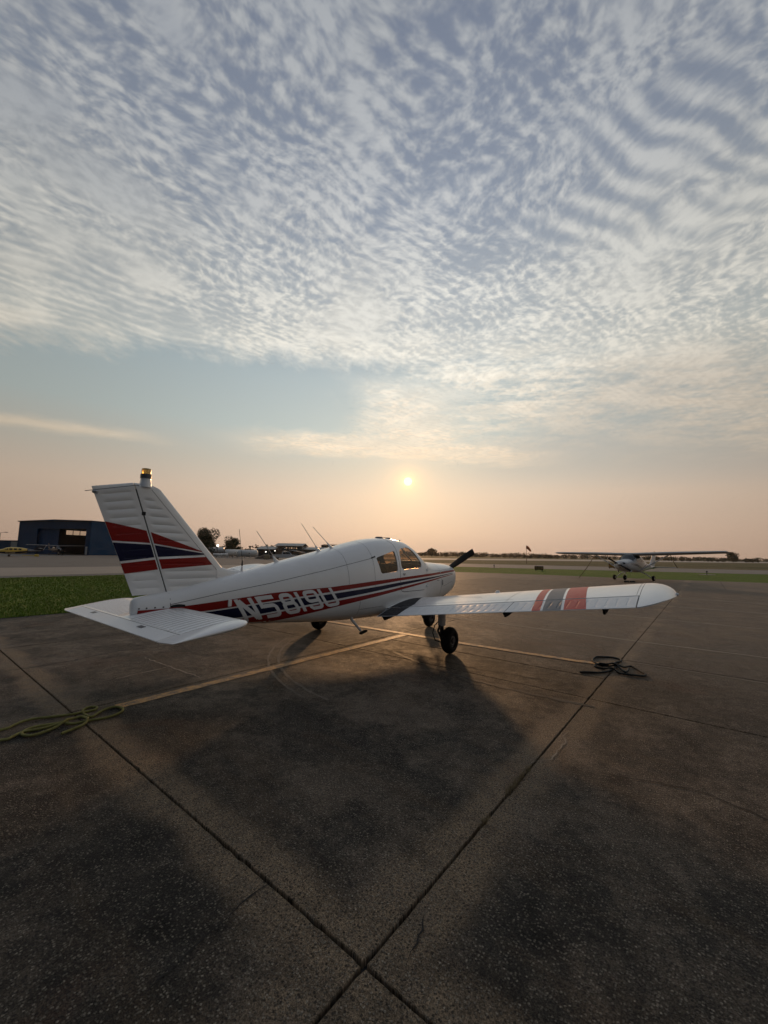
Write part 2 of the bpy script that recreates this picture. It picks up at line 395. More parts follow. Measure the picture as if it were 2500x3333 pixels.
# ------------------------------------------------------------------ ground, apron, runway
TH = radians(141.396)
UA = (cos(TH), sin(TH)); VB = (-sin(TH), cos(TH))
def uv(u, v, z=0.0): return (u * UA[0] + v * VB[0], u * UA[1] + v * VB[1], z)
def concrete(name, far=False):
    m, t, b = new_mat(name); p = geopos(t)
    u = vop(p, 'DOT_PRODUCT', (UA[0], UA[1], 0)); v = vop(p, 'DOT_PRODUCT', (VB[0], VB[1], 0))
    q = xyz(t, u, v)
    big = noise(q, 0.33, 3.0, 0.55); med = noise(q, 1.3, 4.0, 0.6); sml = noise(q, 9.0, 4.0, 0.65)
    streak = noise(xyz(t, u * 0.35, v * 2.2), 1.6, 3.0, 0.6)
    # weathered film: dark growth in the middle of slabs, worn pale strips beside the joints
    film = (big * 0.45 + med * 0.55 + (sml - 0.5) * 0.35).smooth(0.38, 0.60)
    wob = (med - 0.5) * 0.34
    def near(c, k, wd): return ((c - k) + wob).abs().smooth(wd, wd * 0.40)
    wear = near(u, 1.12, 0.26).max(near(v, -1.33, 0.25)) * (sml * 0.6 + med * 0.4).smooth(0.36, 0.60, 0.40, 1.0)
    wear = wear.max(near(u, 4.91, 0.20) * 0.4)
    base = mix(film, (0.072, 0.057, 0.043, 1), (0.024, 0.022, 0.019, 1))
    rough4 = noise(q, 3.7, 5.0, 0.68)
    base = mix(1.0, base, rough4.lin(0.30, 0.70, 0.55, 1.50), 'MULTIPLY')
    oi = t.nodes.new('ShaderNodeObjectInfo'); base = mix(1.0, base, S(t, oi.outputs['Random']).lin(0.0, 1.0, 0.84, 1.18), 'MULTIPLY')
    drip = voro(q, 1.15, 'F1', 0); dsz = sep(voro(q, 1.15, 'F1', 1))[1]
    base = mix((drip + (sml - 0.5) * 0.10).smooth(0.13, 0.05) * dsz.smooth(0.45, 0.60) * 0.75, base, (0.010, 0.009, 0.008, 1))
    base = mix(streak.smooth(0.50, 0.72) * 0.55, base, (0.074, 0.053, 0.035, 1))
    base = mix(wear * 0.9, base, (0.205, 0.152, 0.100, 1))
    base = mix((v * -1.0).smooth(3.0, 13.0) * 0.62, base, mix(med.smooth(0.35, 0.65), (0.135, 0.101, 0.071, 1), (0.262, 0.196, 0.138, 1)))  # far apron paler: grazing low sunlight put into the colour
    rust = noise(q, 0.8, 3.0, 0.6, dist=0.6).smooth(0.58, 0.72)
    base = mix(rust * 0.40, base, (0.080, 0.042, 0.026, 1))
    n = 0.55
    if not far:
        # exposed pebbles
        vd = voro(q, 78.0, 'F1', 0); vc = voro(q, 78.0, 'F1', 1)
        r_, g_, b_ = sep(vc)
        peb = vd.smooth(0.50, 0.26) * r_.smooth(0.40, 0.80)
        pc = mix(g_, (0.060, 0.054, 0.046, 1), (0.25, 0.22, 0.175, 1))
        base = mix(peb * (0.80 - film * 0.15), base, pc)
        dk = vd.smooth(0.55, 0.25) * b_.smooth(0.60, 0.8) * (1.0 - peb)
        base = mix(dk * 0.8, base, (0.016, 0.015, 0.014, 1))
        grn = noise(q, 75.0, 3.0, 0.7)
        base = mix(1.0, base, grn.lin(0.30, 0.70, 0.50, 1.50), 'MULTIPLY')
        grit = noise(q, 170.0, 2.0, 0.7)
        base = mix(1.0, base, grit.lin(0.28, 0.72, 0.35, 1.65), 'MULTIPLY')
        bump(t, b, peb * 1.2 + grit * 0.9 + sml * 0.9, 0.75, 0.008)
    else:
        jl = lambda c, per, off: (((c + off) / per)._m('FRACT') - 0.5).abs().smooth(0.492, 0.497)
        lines = jl(u, 3.79, -1.12 + 1.895).max(jl(v, 3.86, 1.33 + 1.93))
        base = mix(lines * 0.7, base, (0.02, 0.018, 0.016, 1))
        bump(t, b, sml + noise(q, 60.0, 2.0), 0.3, 0.006)
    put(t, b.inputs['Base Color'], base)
    put(t, b.inputs['Roughness'], (med * 0.5 + sml * 0.5).lin(0.3, 0.7, 0.54, 0.80))
    b.inputs['Specular IOR Level'].default_value = 0.13
    return m
CONC = concrete('weathered_concrete'); CONCF = concrete('far_concrete', True)
def grass_mat(name, c1, c2, c3, s=1.0):
    m, t, b = new_mat(name); p = geopos(t); x, y, z = sep(p); q = xyz(t, x, y)
    n1 = noise(q, 0.05 * s, 3.0, 0.6); n2 = noise(q, 0.6 * s, 3.0, 0.6); n3 = noise(q, 8.0, 3.0, 0.7)
    stp = noise(xyz(t, x * 0.012, y * 0.10), 1.0, 3.0, 0.55)
    base = mix((n1 * 0.5 + n2 * 0.5).smooth(0.38, 0.62), (*c1, 1), (*c2, 1))
    base = mix(stp.smooth(0.48, 0.66) * 0.7, base, (*c3, 1))
    base = mix(1.0, base, n3.lin(0.25, 0.75, 0.55, 1.45), 'MULTIPLY')
    put(t, b.inputs['Base Color'], base); b.inputs['Roughness'].default_value = 0.9; b.inputs['Specular IOR Level'].default_value = 0.15
    bump(t, b, n3 + noise(q, 40.0, 2.0), 0.8, 0.05)
    return m
FIELD = grass_mat('field_grass', (0.050, 0.062, 0.018), (0.105, 0.088, 0.040), (0.155, 0.120, 0.062))
LAWN = grass_mat('mown_lawn', (0.070, 0.125, 0.012), (0.095, 0.150, 0.018), (0.120, 0.140, 0.026), 2.0)
ASPH = M('ramp_asphalt', (0.075, 0.068, 0.060), 0.75, var=0.25, scale=0.06, bmp=0.3, bscale=20.0)
ASPH2 = M('taxiway_asphalt', (0.120, 0.108, 0.095), 0.75, var=0.2, scale=0.05, bmp=0.3, bscale=20.0)
PALE = M('pale_concrete_strip', (0.22, 0.19, 0.155), 0.75, var=0.15, scale=0.08)
RUNW = M('runway_surface', (0.32, 0.29, 0.25), 0.8, var=0.12, scale=0.02)
FILL = M('joint_filler', (0.010, 0.009, 0.009), 0.85, var=0.4, scale=20.0)
def sheet(name, pts, z, m, **k):
    mb = MB(); mb.add([(p[0], p[1], z) for p in pts], [tuple(range(len(pts)))])
    o = mb.obj(name, m, None, None, fix=False, kind='structure', **k)
    if o.data.polygons[0].normal.z < 0: o.data.flip_normals()
    return o
sheet('ground', [(-2500, -300), (2500, -300), (2500, 3500), (-2500, 3500)], -0.065, FIELD)
sheet('ramp', [uv(27.8, 60)[:2], uv(170, 60)[:2], uv(170, -140)[:2], uv(60, -75)[:2], uv(27.8, -46)[:2]], -0.045, ASPH)
sheet('concrete_lane', [uv(31, 60)[:2], uv(43, 60)[:2], uv(43, -30)[:2], uv(31, -30)[:2]], -0.035, PALE)
sheet('lawn', [uv(12.50, 60)[:2], uv(12.50, -16)[:2], uv(28.2, -16)[:2], uv(28.2, 60)[:2]], 0.002, LAWN)
E1 = [(3, 40.6), (6.8, 39.0), (15, 36.0), (19.5, 32.9), (28.1, 29.6), (45, 21), (90, -2)]
E2 = [(5, 59.0), (11.3, 57.5), (20.8, 54.8), (46.3, 48.7), (120, 31), (200, 12)]
E3 = [(7, 81.5), (15.3, 79.5), (32, 76.5), (65.3, 68.6), (130, 53), (220, 32)]
sheet('verge', E1 + [(200, -10)] + list(reversed(E2)), -0.035, LAWN)
sheet('taxiway', E2 + list(reversed(E3)), -0.03, ASPH2)
sheet('runway', [(-120, 90), (27, 140), (70, 172), (293, 300), (1500, 960), (1500, 1250), (600, 640), (92, 262), (39, 198), (-120, 130)], -0.05, RUNW)
# apron: bedding sheet, far surface, and the slabs one can tell apart
APU0, APU1 = -29.2, 12.49
AP = sheet('apron', [uv(-60, 40)[:2], uv(12.49, 40)[:2], uv(12.49, -16)[:2], uv(30, -16)[:2], uv(30, -30.0)[:2], E1[1], E1[2], E1[3], E1[4], E1[5], E1[6]], -0.028, FILL)
_rs = random.Random(3)
def slab_mesh(du, dv, seed, dense):
    r = random.Random(seed); g = 0.0045; st = 0.045 if dense else 0.5; pts = []
    def run(x0, y0, x1, y1, nx, ny):
        l = math.hypot(x1 - x0, y1 - y0); n = max(2, int(l / st))
        for i in range(n):
            q = i / n; j = r.uniform(0, 0.004) * (1 if dense else 0.5)
            if dense and r.random() < 0.05: j += r.uniform(0.002, 0.009)
            if i == 0: j = 0.008
            pts.append((x0 + (x1 - x0) * q + nx * j, y0 + (y1 - y0) * q + ny * j))
    a, c, d, e = -du / 2 + g, du / 2 - g, -dv / 2 + g, dv / 2 - g
    run(a, d, c, d, 0, 1); run(c, d, c, e, -1, 0); run(c, e, a, e, 0, -1); run(a, e, a, d, 1, 0)
    n = len(pts); k = 0.003
    ins = [(x * (1 - k / (du / 2)), y * (1 - k / (dv / 2))) for x, y in pts]
    vs = [(x, y, 0.0) for x, y in ins] + [(x, y, -0.005) for x, y in pts] + [(x, y, -0.04) for x, y in pts]
    fs = [tuple(range(n))] + [(i, n + i, n + (i + 1) % n, (i + 1) % n) for i in range(n)] + [(n + i, 2 * n + i, 2 * n + (i + 1) % n, n + (i + 1) % n) for i in range(n)]
    me = bpy.data.meshes.new('slab'); me.from_pydata(vs, [], fs); me.update(); me.materials.append(CONC)
    return me
UB = [1.12 + 3.79 * k for k in range(-8, 4)]
std = [2.53 + 3.86 * k for k in range(2, -11, -1)]
cols = {}
for i, u0 in enumerate(UB[:-1]):
    vb = list(std)
    if abs(u0 - 1.12) < 0.01: vb = [10.25, 6.39, 2.53, -1.33, -5.19, -6.14, -9.32, -13.2, -17.0, -20.8, -24.7, -28.5, -32.3, -36.0]
    elif abs(u0 + 2.67) < 0.01: vb = [10.25, 6.39, 2.53, -1.33, -5.19, -7.47, -9.40, -13.2, -17.0, -20.8, -24.7, -28.5, -32.3, -36.0]
    elif u0 < -2: vb = [10.25, 6.39, 2.53, -1.33, -5.19, -9.40, -13.2, -17.0, -20.8, -24.7, -28.5, -32.3, -36.0]
    for v1, v0 in zip(vb, vb[1:]):
        cu, cv = u0 + 1.895, (v0 + v1) / 2; x, y, _ = uv(cu, cv)
        if y < -1.5 or (x > 0 and abs(x) > 1.05 * y + 6) or abs(x) > 1.05 * max(y, 0) + 6: continue
        if cv < -27: continue
        dense = math.hypot(x, y) < 9
        me = slab_mesh(3.79, v1 - v0, int(cu * 131 + cv * 17), dense)
        o = link('slab', me, AP, None, (x, y, _rs.uniform(-0.0035, 0.0)), (_rs.uniform(-4e-4, 4e-4), _rs.uniform(-4e-4, 4e-4), TH))
sheet('far_apron', [uv(-60, -27.0)[:2], uv(-60, 14)[:2], uv(UB[0], 14)[:2], uv(UB[0], -27.0)[:2]], -0.012, CONCF)
sheet('far_apron', [uv(-60, -27.02)[:2], uv(30, -27.02)[:2], (3, 40.5), E1[1], E1[2], E1[3], E1[4], E1[5]], -0.011, CONCF)
sheet('far_apron', [uv(12.5, -16.05)[:2], uv(30, -16.05)[:2], uv(30, -27.0)[:2], uv(12.5, -27.0)[:2]], -0.010, CONCF)

# painted lines
YEL = None
def yellow():
    m, t, b = new_mat('worn_yellow_paint'); p = geopos(t); x, y, z = sep(p); q = xyz(t, x, y)
    n = noise(q, 7.0, 5.0, 0.7); n2 = noise(q, 60.0, 3.0, 0.7)
    k = (n * 0.6 + n2 * 0.4).smooth(0.44, 0.60)
    base = mix(k, (0.50, 0.25, 0.055, 1), (0.13, 0.082, 0.04, 1))
    put(t, b.inputs['Base Color'], base); put(t, b.inputs['Roughness'], n2.lin(0.3, 0.7, 0.5, 0.75)); bump(t, b, n2, 0.3, 0.004)
    return m
YEL = yellow()
def strip(name, pts, wid, z, m, label=None, cat=None, seed=1, jit=0.0, parent=None, kind=None, step=0.1):
    r = random.Random(seed); q = []
    for a, b in zip(pts, pts[1:]):
        n = max(1, int(math.dist(a[:2], b[:2]) / step)); q += [(a[0] + (b[0] - a[0]) * i / n, a[1] + (b[1] - a[1]) * i / n) for i in range(n)]
    q.append(pts[-1][:2]); vs, fs = [], []
    for i, p in enumerate(q):
        a, b = q[max(0, i - 1)], q[min(len(q) - 1, i + 1)]; l = math.dist(a, b) or 1; nx, ny = -(b[1] - a[1]) / l, (b[0] - a[0]) / l
        w = wid(i / (len(q) - 1)) if callable(wid) else wid
        for s_ in (-1, 1): k = s_ * w / 2 * (1 + r.uniform(-jit, jit)); vs.append((p[0] + nx * k, p[1] + ny * k, z))
    for i in range(len(q) - 1): fs.append((2 * i, 2 * i + 2, 2 * i + 3, 2 * i + 1))
    mb = MB(); mb.add(vs, fs); o = mb.obj(name, m, parent, None, fix=False, label=label, cat=cat, kind=kind)
    if o.data.polygons[0].normal.z < 0: o.data.flip_normals()
    return o
strip('yellow_line', [uv(4.74, -1.66), uv(4.745, -6.82)], 0.135, 0.0035, YEL, 'worn yellow line from the green rope to under the aeroplane', 'ground marking', 2, 0.10)
strip('yellow_line', [uv(7.9, -6.66), uv(6.07, -6.71), uv(4.9, -6.75), uv(3.19, -6.77), uv(1.75, -6.86), uv(1.19, -6.95)], 0.14, 0.0075, YEL, 'worn yellow line running under the wing to the dark rope', 'ground marking', 3, 0.10)
# cracks
CRK = M('crack_dirt', (0.010, 0.009, 0.008), 0.9)
PALEC = M('pale_crack_edge', (0.20, 0.165, 0.125), 0.8, var=0.3, scale=20.0)
def crack(pts, wid, seed, m=CRK):
    r = random.Random(seed); q = []
    for a, b in zip(pts, pts[1:]):
        n = max(2, int(math.dist(a, b) / 0.05)); l = math.dist(a, b)
        for i in range(n):
            t_ = i / n; o = r.gauss(0, min(0.012, wid * 0.6)); q.append((a[0] + (b[0] - a[0]) * t_ - (b[1] - a[1]) / l * o, a[1] + (b[1] - a[1]) * t_ + (b[0] - a[0]) / l * o))
    q.append(pts[-1]); strip('crack', q, lambda f: wid * (0.5 + r.random()) * min(1, 4 * min(f, 1 - f) + 0.25), 0.002, m, None, None, seed, 0.3, AP, None, 10.0)
crack([(-0.516, 2.123), (-0.557, 2.076), (-0.615, 1.992), (-0.662, 1.899), (-0.723, 1.815), (-0.77, 1.722), (-0.831, 1.615), (-0.914, 1.541)], 0.007, 1)
crack([(-4.861, 5.317), (-4.682, 5.516), (-4.413, 5.881), (-4.117, 6.533), (-3.749, 6.784), (-3.297, 7.278)], 0.028, 2)
crack([(-3.524, 6.149), (-3.117, 5.848), (-2.876, 5.701), (-2.568, 5.46), (-2.221, 5.225)], 0.018, 3, PALEC)
crack([(-3.273, 5.107), (-3.118, 5.365), (-2.97, 5.583), (-2.887, 5.746)], 0.018, 4, PALEC)
crack([(0.215, 1.962), (0.195, 1.884), (0.17, 1.823), (0.124, 1.747)], 0.006, 5)
crack([(1.761, 3.875), (1.632, 3.775), (1.6, 3.642), (1.471, 3.498), (1.355, 3.359), (1.23, 3.319), (1.147, 3.267)], 0.010, 6, PALEC)
crack([uv(4.9, -5.42), uv(4.2, -5.45), uv(3.6, -5.50), uv(2.6, -5.42), uv(1.2, -5.62)], 0.016, 7)
crack([uv(1.0, -3.4), uv(0.1, -3.7), uv(-0.9, -3.3), uv(-2.5, -3.8)], 0.012, 8)
crack([uv(8.6, -2.9), uv(7.4, -3.4), uv(6.2, -3.2), uv(5.0, -3.7)], 0.014, 9)
# pale joint sealant on the far right slabs, sunlit gleam put into its colour
for k_, (v_, u0_, u1_, w_) in enumerate(((-9.33, 5.6, -8.5, 0.07), (-13.13, 8.0, -13.0, 0.09), (-16.93, 8.0, -17.0, 0.10), (-7.40, 0.9, -5.0, 0.04), (-20.73, 3.0, -20.0, 0.12))):
    strip('sunlit_joint_strip', [uv(u0_, v_), uv((u0_ + u1_) / 2, v_ + 0.02), uv(u1_, v_)], w_, 0.0022, PALEC, None, None, 70 + k_, 0.5, AP, None, 0.25)
RUB = M('rubber_scuff', (0.020, 0.018, 0.016), 0.7, var=0.4, scale=9.0)
PALES = M('pale_scuff', (0.10, 0.082, 0.062), 0.8, var=0.5, scale=14.0)
for k_, (cx, cy, R_, a0, a1, w_, m_) in enumerate(((1.9, 7.1, 3.55, 168, 226, 0.035, PALES), (1.9, 7.1, 3.70, 170, 222, 0.03, PALES), (4.9, 9.0, 5.2, 205, 240, 0.05, RUB))):
    strip('tyre_mark', [(cx + R_ * cos(radians(a0 + (a1 - a0) * i / 20)), cy + R_ * sin(radians(a0 + (a1 - a0) * i / 20))) for i in range(21)], w_, 0.0012 + 0.0004 * k_, m_, None, None, 90 + k_, 0.6, AP, None, 0.06)
# dry weeds in the joint
WEED = M('dry_weed', (0.17, 0.125, 0.06), 0.8, var=0.3, scale=30.0)
for i, (v_, n_, sz) in enumerate(((-2.874, 130, 0.045), (-3.03, 90, 0.036), (-3.19, 60, 0.030), (-2.42, 60, 0.030))):
    x, y, _ = uv(1.12, v_)
    r = random.Random(40 + i); mb = MB()
    for k in range(n_):
        a = r.uniform(0, 2 * pi); d = r.uniform(0, sz * 1.6); e_ = r.gauss(0, 0.007); f_ = r.gauss(0, sz * 1.1); px_, py_ = VB[0] * f_ + UA[0] * e_, VB[1] * f_ + UA[1] * e_; h = r.uniform(0.4, 1.0) * sz; b_ = r.uniform(0, 2 * pi)
        mb.add([(px_ - 0.003 * sin(b_), py_ + 0.003 * cos(b_), 0), (px_ + 0.003 * sin(b_), py_ - 0.003 * cos(b_), 0), (px_ + cos(b_) * h * 0.8, py_ + sin(b_) * h * 0.8, h)], [(0, 1, 2)])
    mb.obj('weed_tuft', WEED, None, None, fix=False, loc=(x, y, -0.004), label=['largest dry weed tuft in the slab joint right of centre', 'middle dry weed tuft in the right slab joint', 'small dry weed tuft, farthest up the right slab joint', 'small dry weed tuft nearest the foreground joint crossing'][i], cat='weed', group='dry weeds growing in the slab joint')

# tie-down ropes: three-strand twist along one path
def rope(name, path, rad, m, label, pitch=0.055, lift=0.9):
    pts = [Vector((x, y, 0)) for x, y in path]
    # Catmull-Rom
    q = []
    for i in range(len(pts) - 1):
        p0, p1, p2, p3 = pts[max(0, i - 1)], pts[i], pts[i + 1], pts[min(len(pts) - 1, i + 2)]
        n = max(3, int((p2 - p1).length / 0.010))
        for k in range(n):
            t_ = k / n; q.append(0.5 * ((2 * p1) + (p2 - p0) * t_ + (2 * p0 - 5 * p1 + 4 * p2 - p3) * t_ * t_ + (3 * p1 - p0 - 3 * p2 + p3) * t_ ** 3))
    q.append(pts[-1])
    # lift where it crosses itself
    hh = [0.0] * len(q)
    for i in range(len(q)):
        for j in range(0, i - 12):
            if abs(q[i].x - q[j].x) < rad * 1.9 and abs(q[i].y - q[j].y) < rad * 1.9: hh[i] = max(hh[i], min(hh[j] + rad * 1.8 * lift, rad * 4.2))
    for _ in range(10): hh = [max(hh[i], 0.5 * (hh[max(0, i - 1)] + hh[min(len(hh) - 1, i + 1)])) * 0.995 for i in range(len(hh))]
    rows = []; dist = 0.0; n = 12
    for i, p in enumerate(q):
        a, b = q[max(0, i - 1)], q[min(len(q) - 1, i + 1)]; t_ = (b - a).normalized(); x = Vector((-t_.y, t_.x, 0)); z = Vector((0, 0, 1))
        if i: dist += (p - q[i - 1]).length
        row = []
        for j in range(n):
            an = 2 * pi * j / n; rr = rad * (0.86 + 0.16 * cos(3 * (an - 2 * pi * dist / pitch)))
            row.append(p + x * cos(an) * rr + z * (sin(an) * rr + rad * 0.96 + hh[i]))
        rows.append(row)
    mb = MB(); mb.rings(rows); return mb.obj(name, m, None, 60, label=label, cat='rope', group='tie-down ropes lying on the apron')
ROPE_L = [(-4.6, 3.02), (-4.1, 3.22), (-3.6, 3.50), (-3.292, 3.665), (-3.267, 3.769), (-3.256, 3.849), (-3.201, 3.913), (-3.089, 3.954), (-2.992, 3.997), (-2.932, 4.033), (-2.896, 4.079), (-2.924, 4.147), (-2.914, 4.203), (-2.846, 4.211), (-2.813, 4.152), (-2.842, 4.105), (-2.867, 4.065), (-2.797, 4.006), (-2.723, 3.977), (-2.725, 4.053), (-2.727, 4.133), (-2.707, 4.198), (-2.651, 4.225), (-2.577, 4.195), (-2.535, 4.135), (-2.529, 4.067), (-2.552, 3.995), (-2.601, 3.94), (-2.663, 3.906), (-2.717, 3.862), (-2.769, 3.82), (-2.837, 3.821), (-2.894, 3.851), (-2.931, 3.813), (-2.988, 3.781), (-3.044, 3.75), (-3.076, 3.692), (-3.064, 3.62), (-3.015, 3.579), (-2.947, 3.573), (-2.908, 3.609), (-2.882, 3.673), (-2.87, 3.738), (-2.86, 3.787), (-2.864, 3.856), (-2.86, 3.928), (-2.816, 3.973), (-2.728, 3.924), (-2.678, 3.844), (-2.678, 3.766), (-2.702, 3.69), (-2.724, 3.617)]
ROPE_L2 = [(-4.2, 2.72), (-3.7, 3.02), (-3.3, 3.34), (-3.116, 3.479), (-3.075, 3.5), (-3.079, 3.547), (-3.075, 3.602), (-3.072, 3.629), (-3.045, 3.657), (-2.982, 3.696), (-2.933, 3.755), (-2.899, 3.814), (-2.86, 3.87)]
ROPE_R = [(2.753, 5.754), (2.864, 5.761), (2.992, 5.747), (3.111, 5.785), (3.239, 5.868), (3.437, 6.052), (3.445, 6.165), (3.538, 6.278), (3.691, 6.387), (3.745, 6.505), (3.702, 6.6), (3.568, 6.638), (3.434, 6.621), (3.294, 6.454), (3.232, 6.293), (3.248, 6.177), (3.339, 6.096), (3.447, 6.053), (3.535, 6.042), (3.665, 6.101), (3.678, 5.985), (3.651, 5.825), (3.626, 5.703), (3.558, 5.626), (3.486, 5.636), (3.395, 5.674), (3.312, 5.728), (3.292, 5.88), (3.195, 5.938), (3.13, 6.026), (3.133, 6.1), (3.195, 6.149), (3.295, 6.121), (3.398, 6.067), (3.426, 5.953), (3.415, 5.795), (3.572, 5.995)]
ROPEG = M('green_rope', (0.20, 0.19, 0.055), 0.85, var=0.3, scale=25.0, bmp=0.4, bscale=300.0)
ROPED = M('dark_rope', (0.016, 0.024, 0.026), 0.75, var=0.3, scale=25.0, bmp=0.4, bscale=300.0)
rope('tie_down_rope', ROPE_L, 0.0125, ROPEG, 'long yellow-green rope with a loop, piled by the left slab joint')
rope('tie_down_rope', ROPE_L2, 0.0125, ROPEG, 'shorter yellow-green rope running out of the left edge below the loop')
rope('tie_down_rope', ROPE_R, 0.0145, ROPED, 'dark coiled rope on the apron under the right wing tip')

# mown grass blades on the lawn and along its edge
def blades(name, n, area, hgt, cols, label, seed):
    r = random.Random(seed); v, f = [], []
    for i in range(n):
        u, w = area(r); x, y, _ = uv(u, w); h = hgt * r.uniform(0.5, 1.3); a = r.uniform(0, 2 * pi); wd = 0.004 + 0.006 * r.random() * (1 + math.hypot(x, y) / 14)
        lx, ly = r.gauss(0, 0.5) * h, r.gauss(0, 0.5) * h; b = len(v)
        v += [(x - wd * cos(a), y - wd * sin(a), 0), (x + wd * cos(a), y + wd * sin(a), 0), (x + lx, y + ly, h)]; f.append((b, b + 1, b + 2))
    me = bpy.data.meshes.new(name); me.from_pydata(v, [], f); me.update()
    link(name, me, None, cols, kind='stuff', label=label, cat='grass')
BLADE = M('grass_blade', (0.105, 0.175, 0.015), 0.6, var=0.35, scale=0.8, spec=0.25)
def lawn_area(r):
    while True:
        u = 12.38 + 15.7 * r.random() ** 1.5; w = r.uniform(-13.0, 7.0); x, y, _ = uv(u, w)
        if y > 4 and -1.02 < x / y < -0.15: return u, w
blades('lawn_grass', 70000, lawn_area, 0.055, BLADE, 'short green mown grass on the lawn left of the tail', 5)

# ------------------------------------------------------------------ low-wing aeroplane in the foreground
FUS = Loft([
 (0.20, .34, .86, 1.14, 1.32, 2.3, 2.3), (0.25, .44, .79, 1.13, 1.36, 2.5, 2.4), (0.38, .495, .70, 1.12, 1.39, 2.7, 2.6),
 (0.70, .515, .60, 1.08, 1.41, 2.8, 2.7), (1.05, .525, .55, 1.05, 1.435, 2.8, 2.8), (1.40, .55, .51, 1.02, 1.47, 2.9, 3.0),
 (1.62, .555, .50, 1.01, 1.60, 3.0, 3.0), (1.80, .56, .49, 1.00, 1.74, 2.9, 3.0), (2.00, .565, .48, 1.00, 1.83, 2.8, 3.1),
 (2.20, .565, .48, 1.00, 1.873, 2.65, 3.1), (2.50, .565, .48, 1.00, 1.89, 2.5, 3.1), (2.90, .56, .48, 1.00, 1.86, 2.5, 3.1),
 (3.30, .545, .49, 1.00, 1.79, 2.5, 3.1), (3.70, .51, .505, .99, 1.70, 2.45, 3.0), (4.20, .445, .54, .98, 1.59, 2.4, 3.1),
 (4.85, .36, .600, .97, 1.455, 2.3, 3.2), (5.50, .265, .665, .97, 1.315, 2.2, 3.4), (6.00, .19, .745, .97, 1.215, 2.2, 3.0),
 (6.36, .13, .82, .97, 1.13, 2.2, 2.5), (6.72, .065, .885, .97, 1.07, 2.2, 2.2)])
def P(s, r, z): return (r, 2.55 - s, z)
def frange(a, b, n): return [a + (b - a) * i / (n - 1) for i in range(n)]
def tabz(tab, s):
    tab = sorted(tab)
    if s <= tab[0][0]: return tab[0][1]
    for (a, za), (b, zb) in zip(tab, tab[1:]):
        if s <= b: return za + (zb - za) * (s - a) / (b - a)
    return tab[-1][1]
def side_strip(mb, ss, lo, hi, sd, off=0.0018, rows=5):
    """a painted band lying on the flank between two curves z=lo(s), z=hi(s)"""
    vs, fs = [], []
    for s in ss:
        zb = FUS.at(s)[1]
        a, b = max(lo(s), zb + 0.012), hi(s)
        for k in range(rows):
            z = a + (b - a) * k / (rows - 1); vs.append(P(s, sd * FUS.R(s, z, off), z))
    for i in range(len(ss) - 1):
        for k in range(rows - 1): fs.append((i * rows + k, (i + 1) * rows + k, (i + 1) * rows + k + 1, i * rows + k + 1))
    mb.add(vs, fs)
def side_line(mb, pts, wid, sd=1, off=0.0012, step=0.04):
    """a thin ribbon along (s, z) points on the flank"""
    q = []
    for (s0, z0), (s1, z1) in zip(pts, pts[1:]):
        n = max(1, int(math.hypot(s1 - s0, z1 - z0) / step))
        q += [(s0 + (s1 - s0) * i / n, z0 + (z1 - z0) * i / n) for i in range(n)]
    q.append(pts[-1])
    vs, fs = [], []
    for i, (s, z) in enumerate(q):
        a, b = q[max(0, i - 1)], q[min(len(q) - 1, i + 1)]
        ds, dz = b[0] - a[0], b[1] - a[1]; l = math.hypot(ds, dz) or 1.0
        nx, nz = -dz / l * wid / 2, ds / l * wid / 2
        for e in (-1, 1):
            S_, Z_ = s + e * nx, z + e * nz
            vs.append(P(S_, sd * FUS.R(S_, Z_, off), Z_))
    for i in range(len(q) - 1): fs.append((2 * i, 2 * i + 2, 2 * i + 3, 2 * i + 1))
    mb.add(vs, fs)
def ring_line(mb, s, wid, t0, t1, n=40, off=0.0012):
    vs, fs = [], []
    for i in range(n):
        th = t0 + (t1 - t0) * i / (n - 1)
        for e in (-0.5, 0.5):
            S_ = s + e * wid; r, z = FUS.pt(S_, th, off); vs.append(P(S_, r, z))
    for i in range(n - 1): fs.append((2 * i, 2 * i + 2, 2 * i + 3, 2 * i + 1))
    mb.add(vs, fs)
def naca(x, t): return 5 * t * (0.2969 * sqrt(max(x, 0)) - 0.126 * x - 0.3516 * x * x + 0.2843 * x ** 3 - 0.1015 * x ** 4)

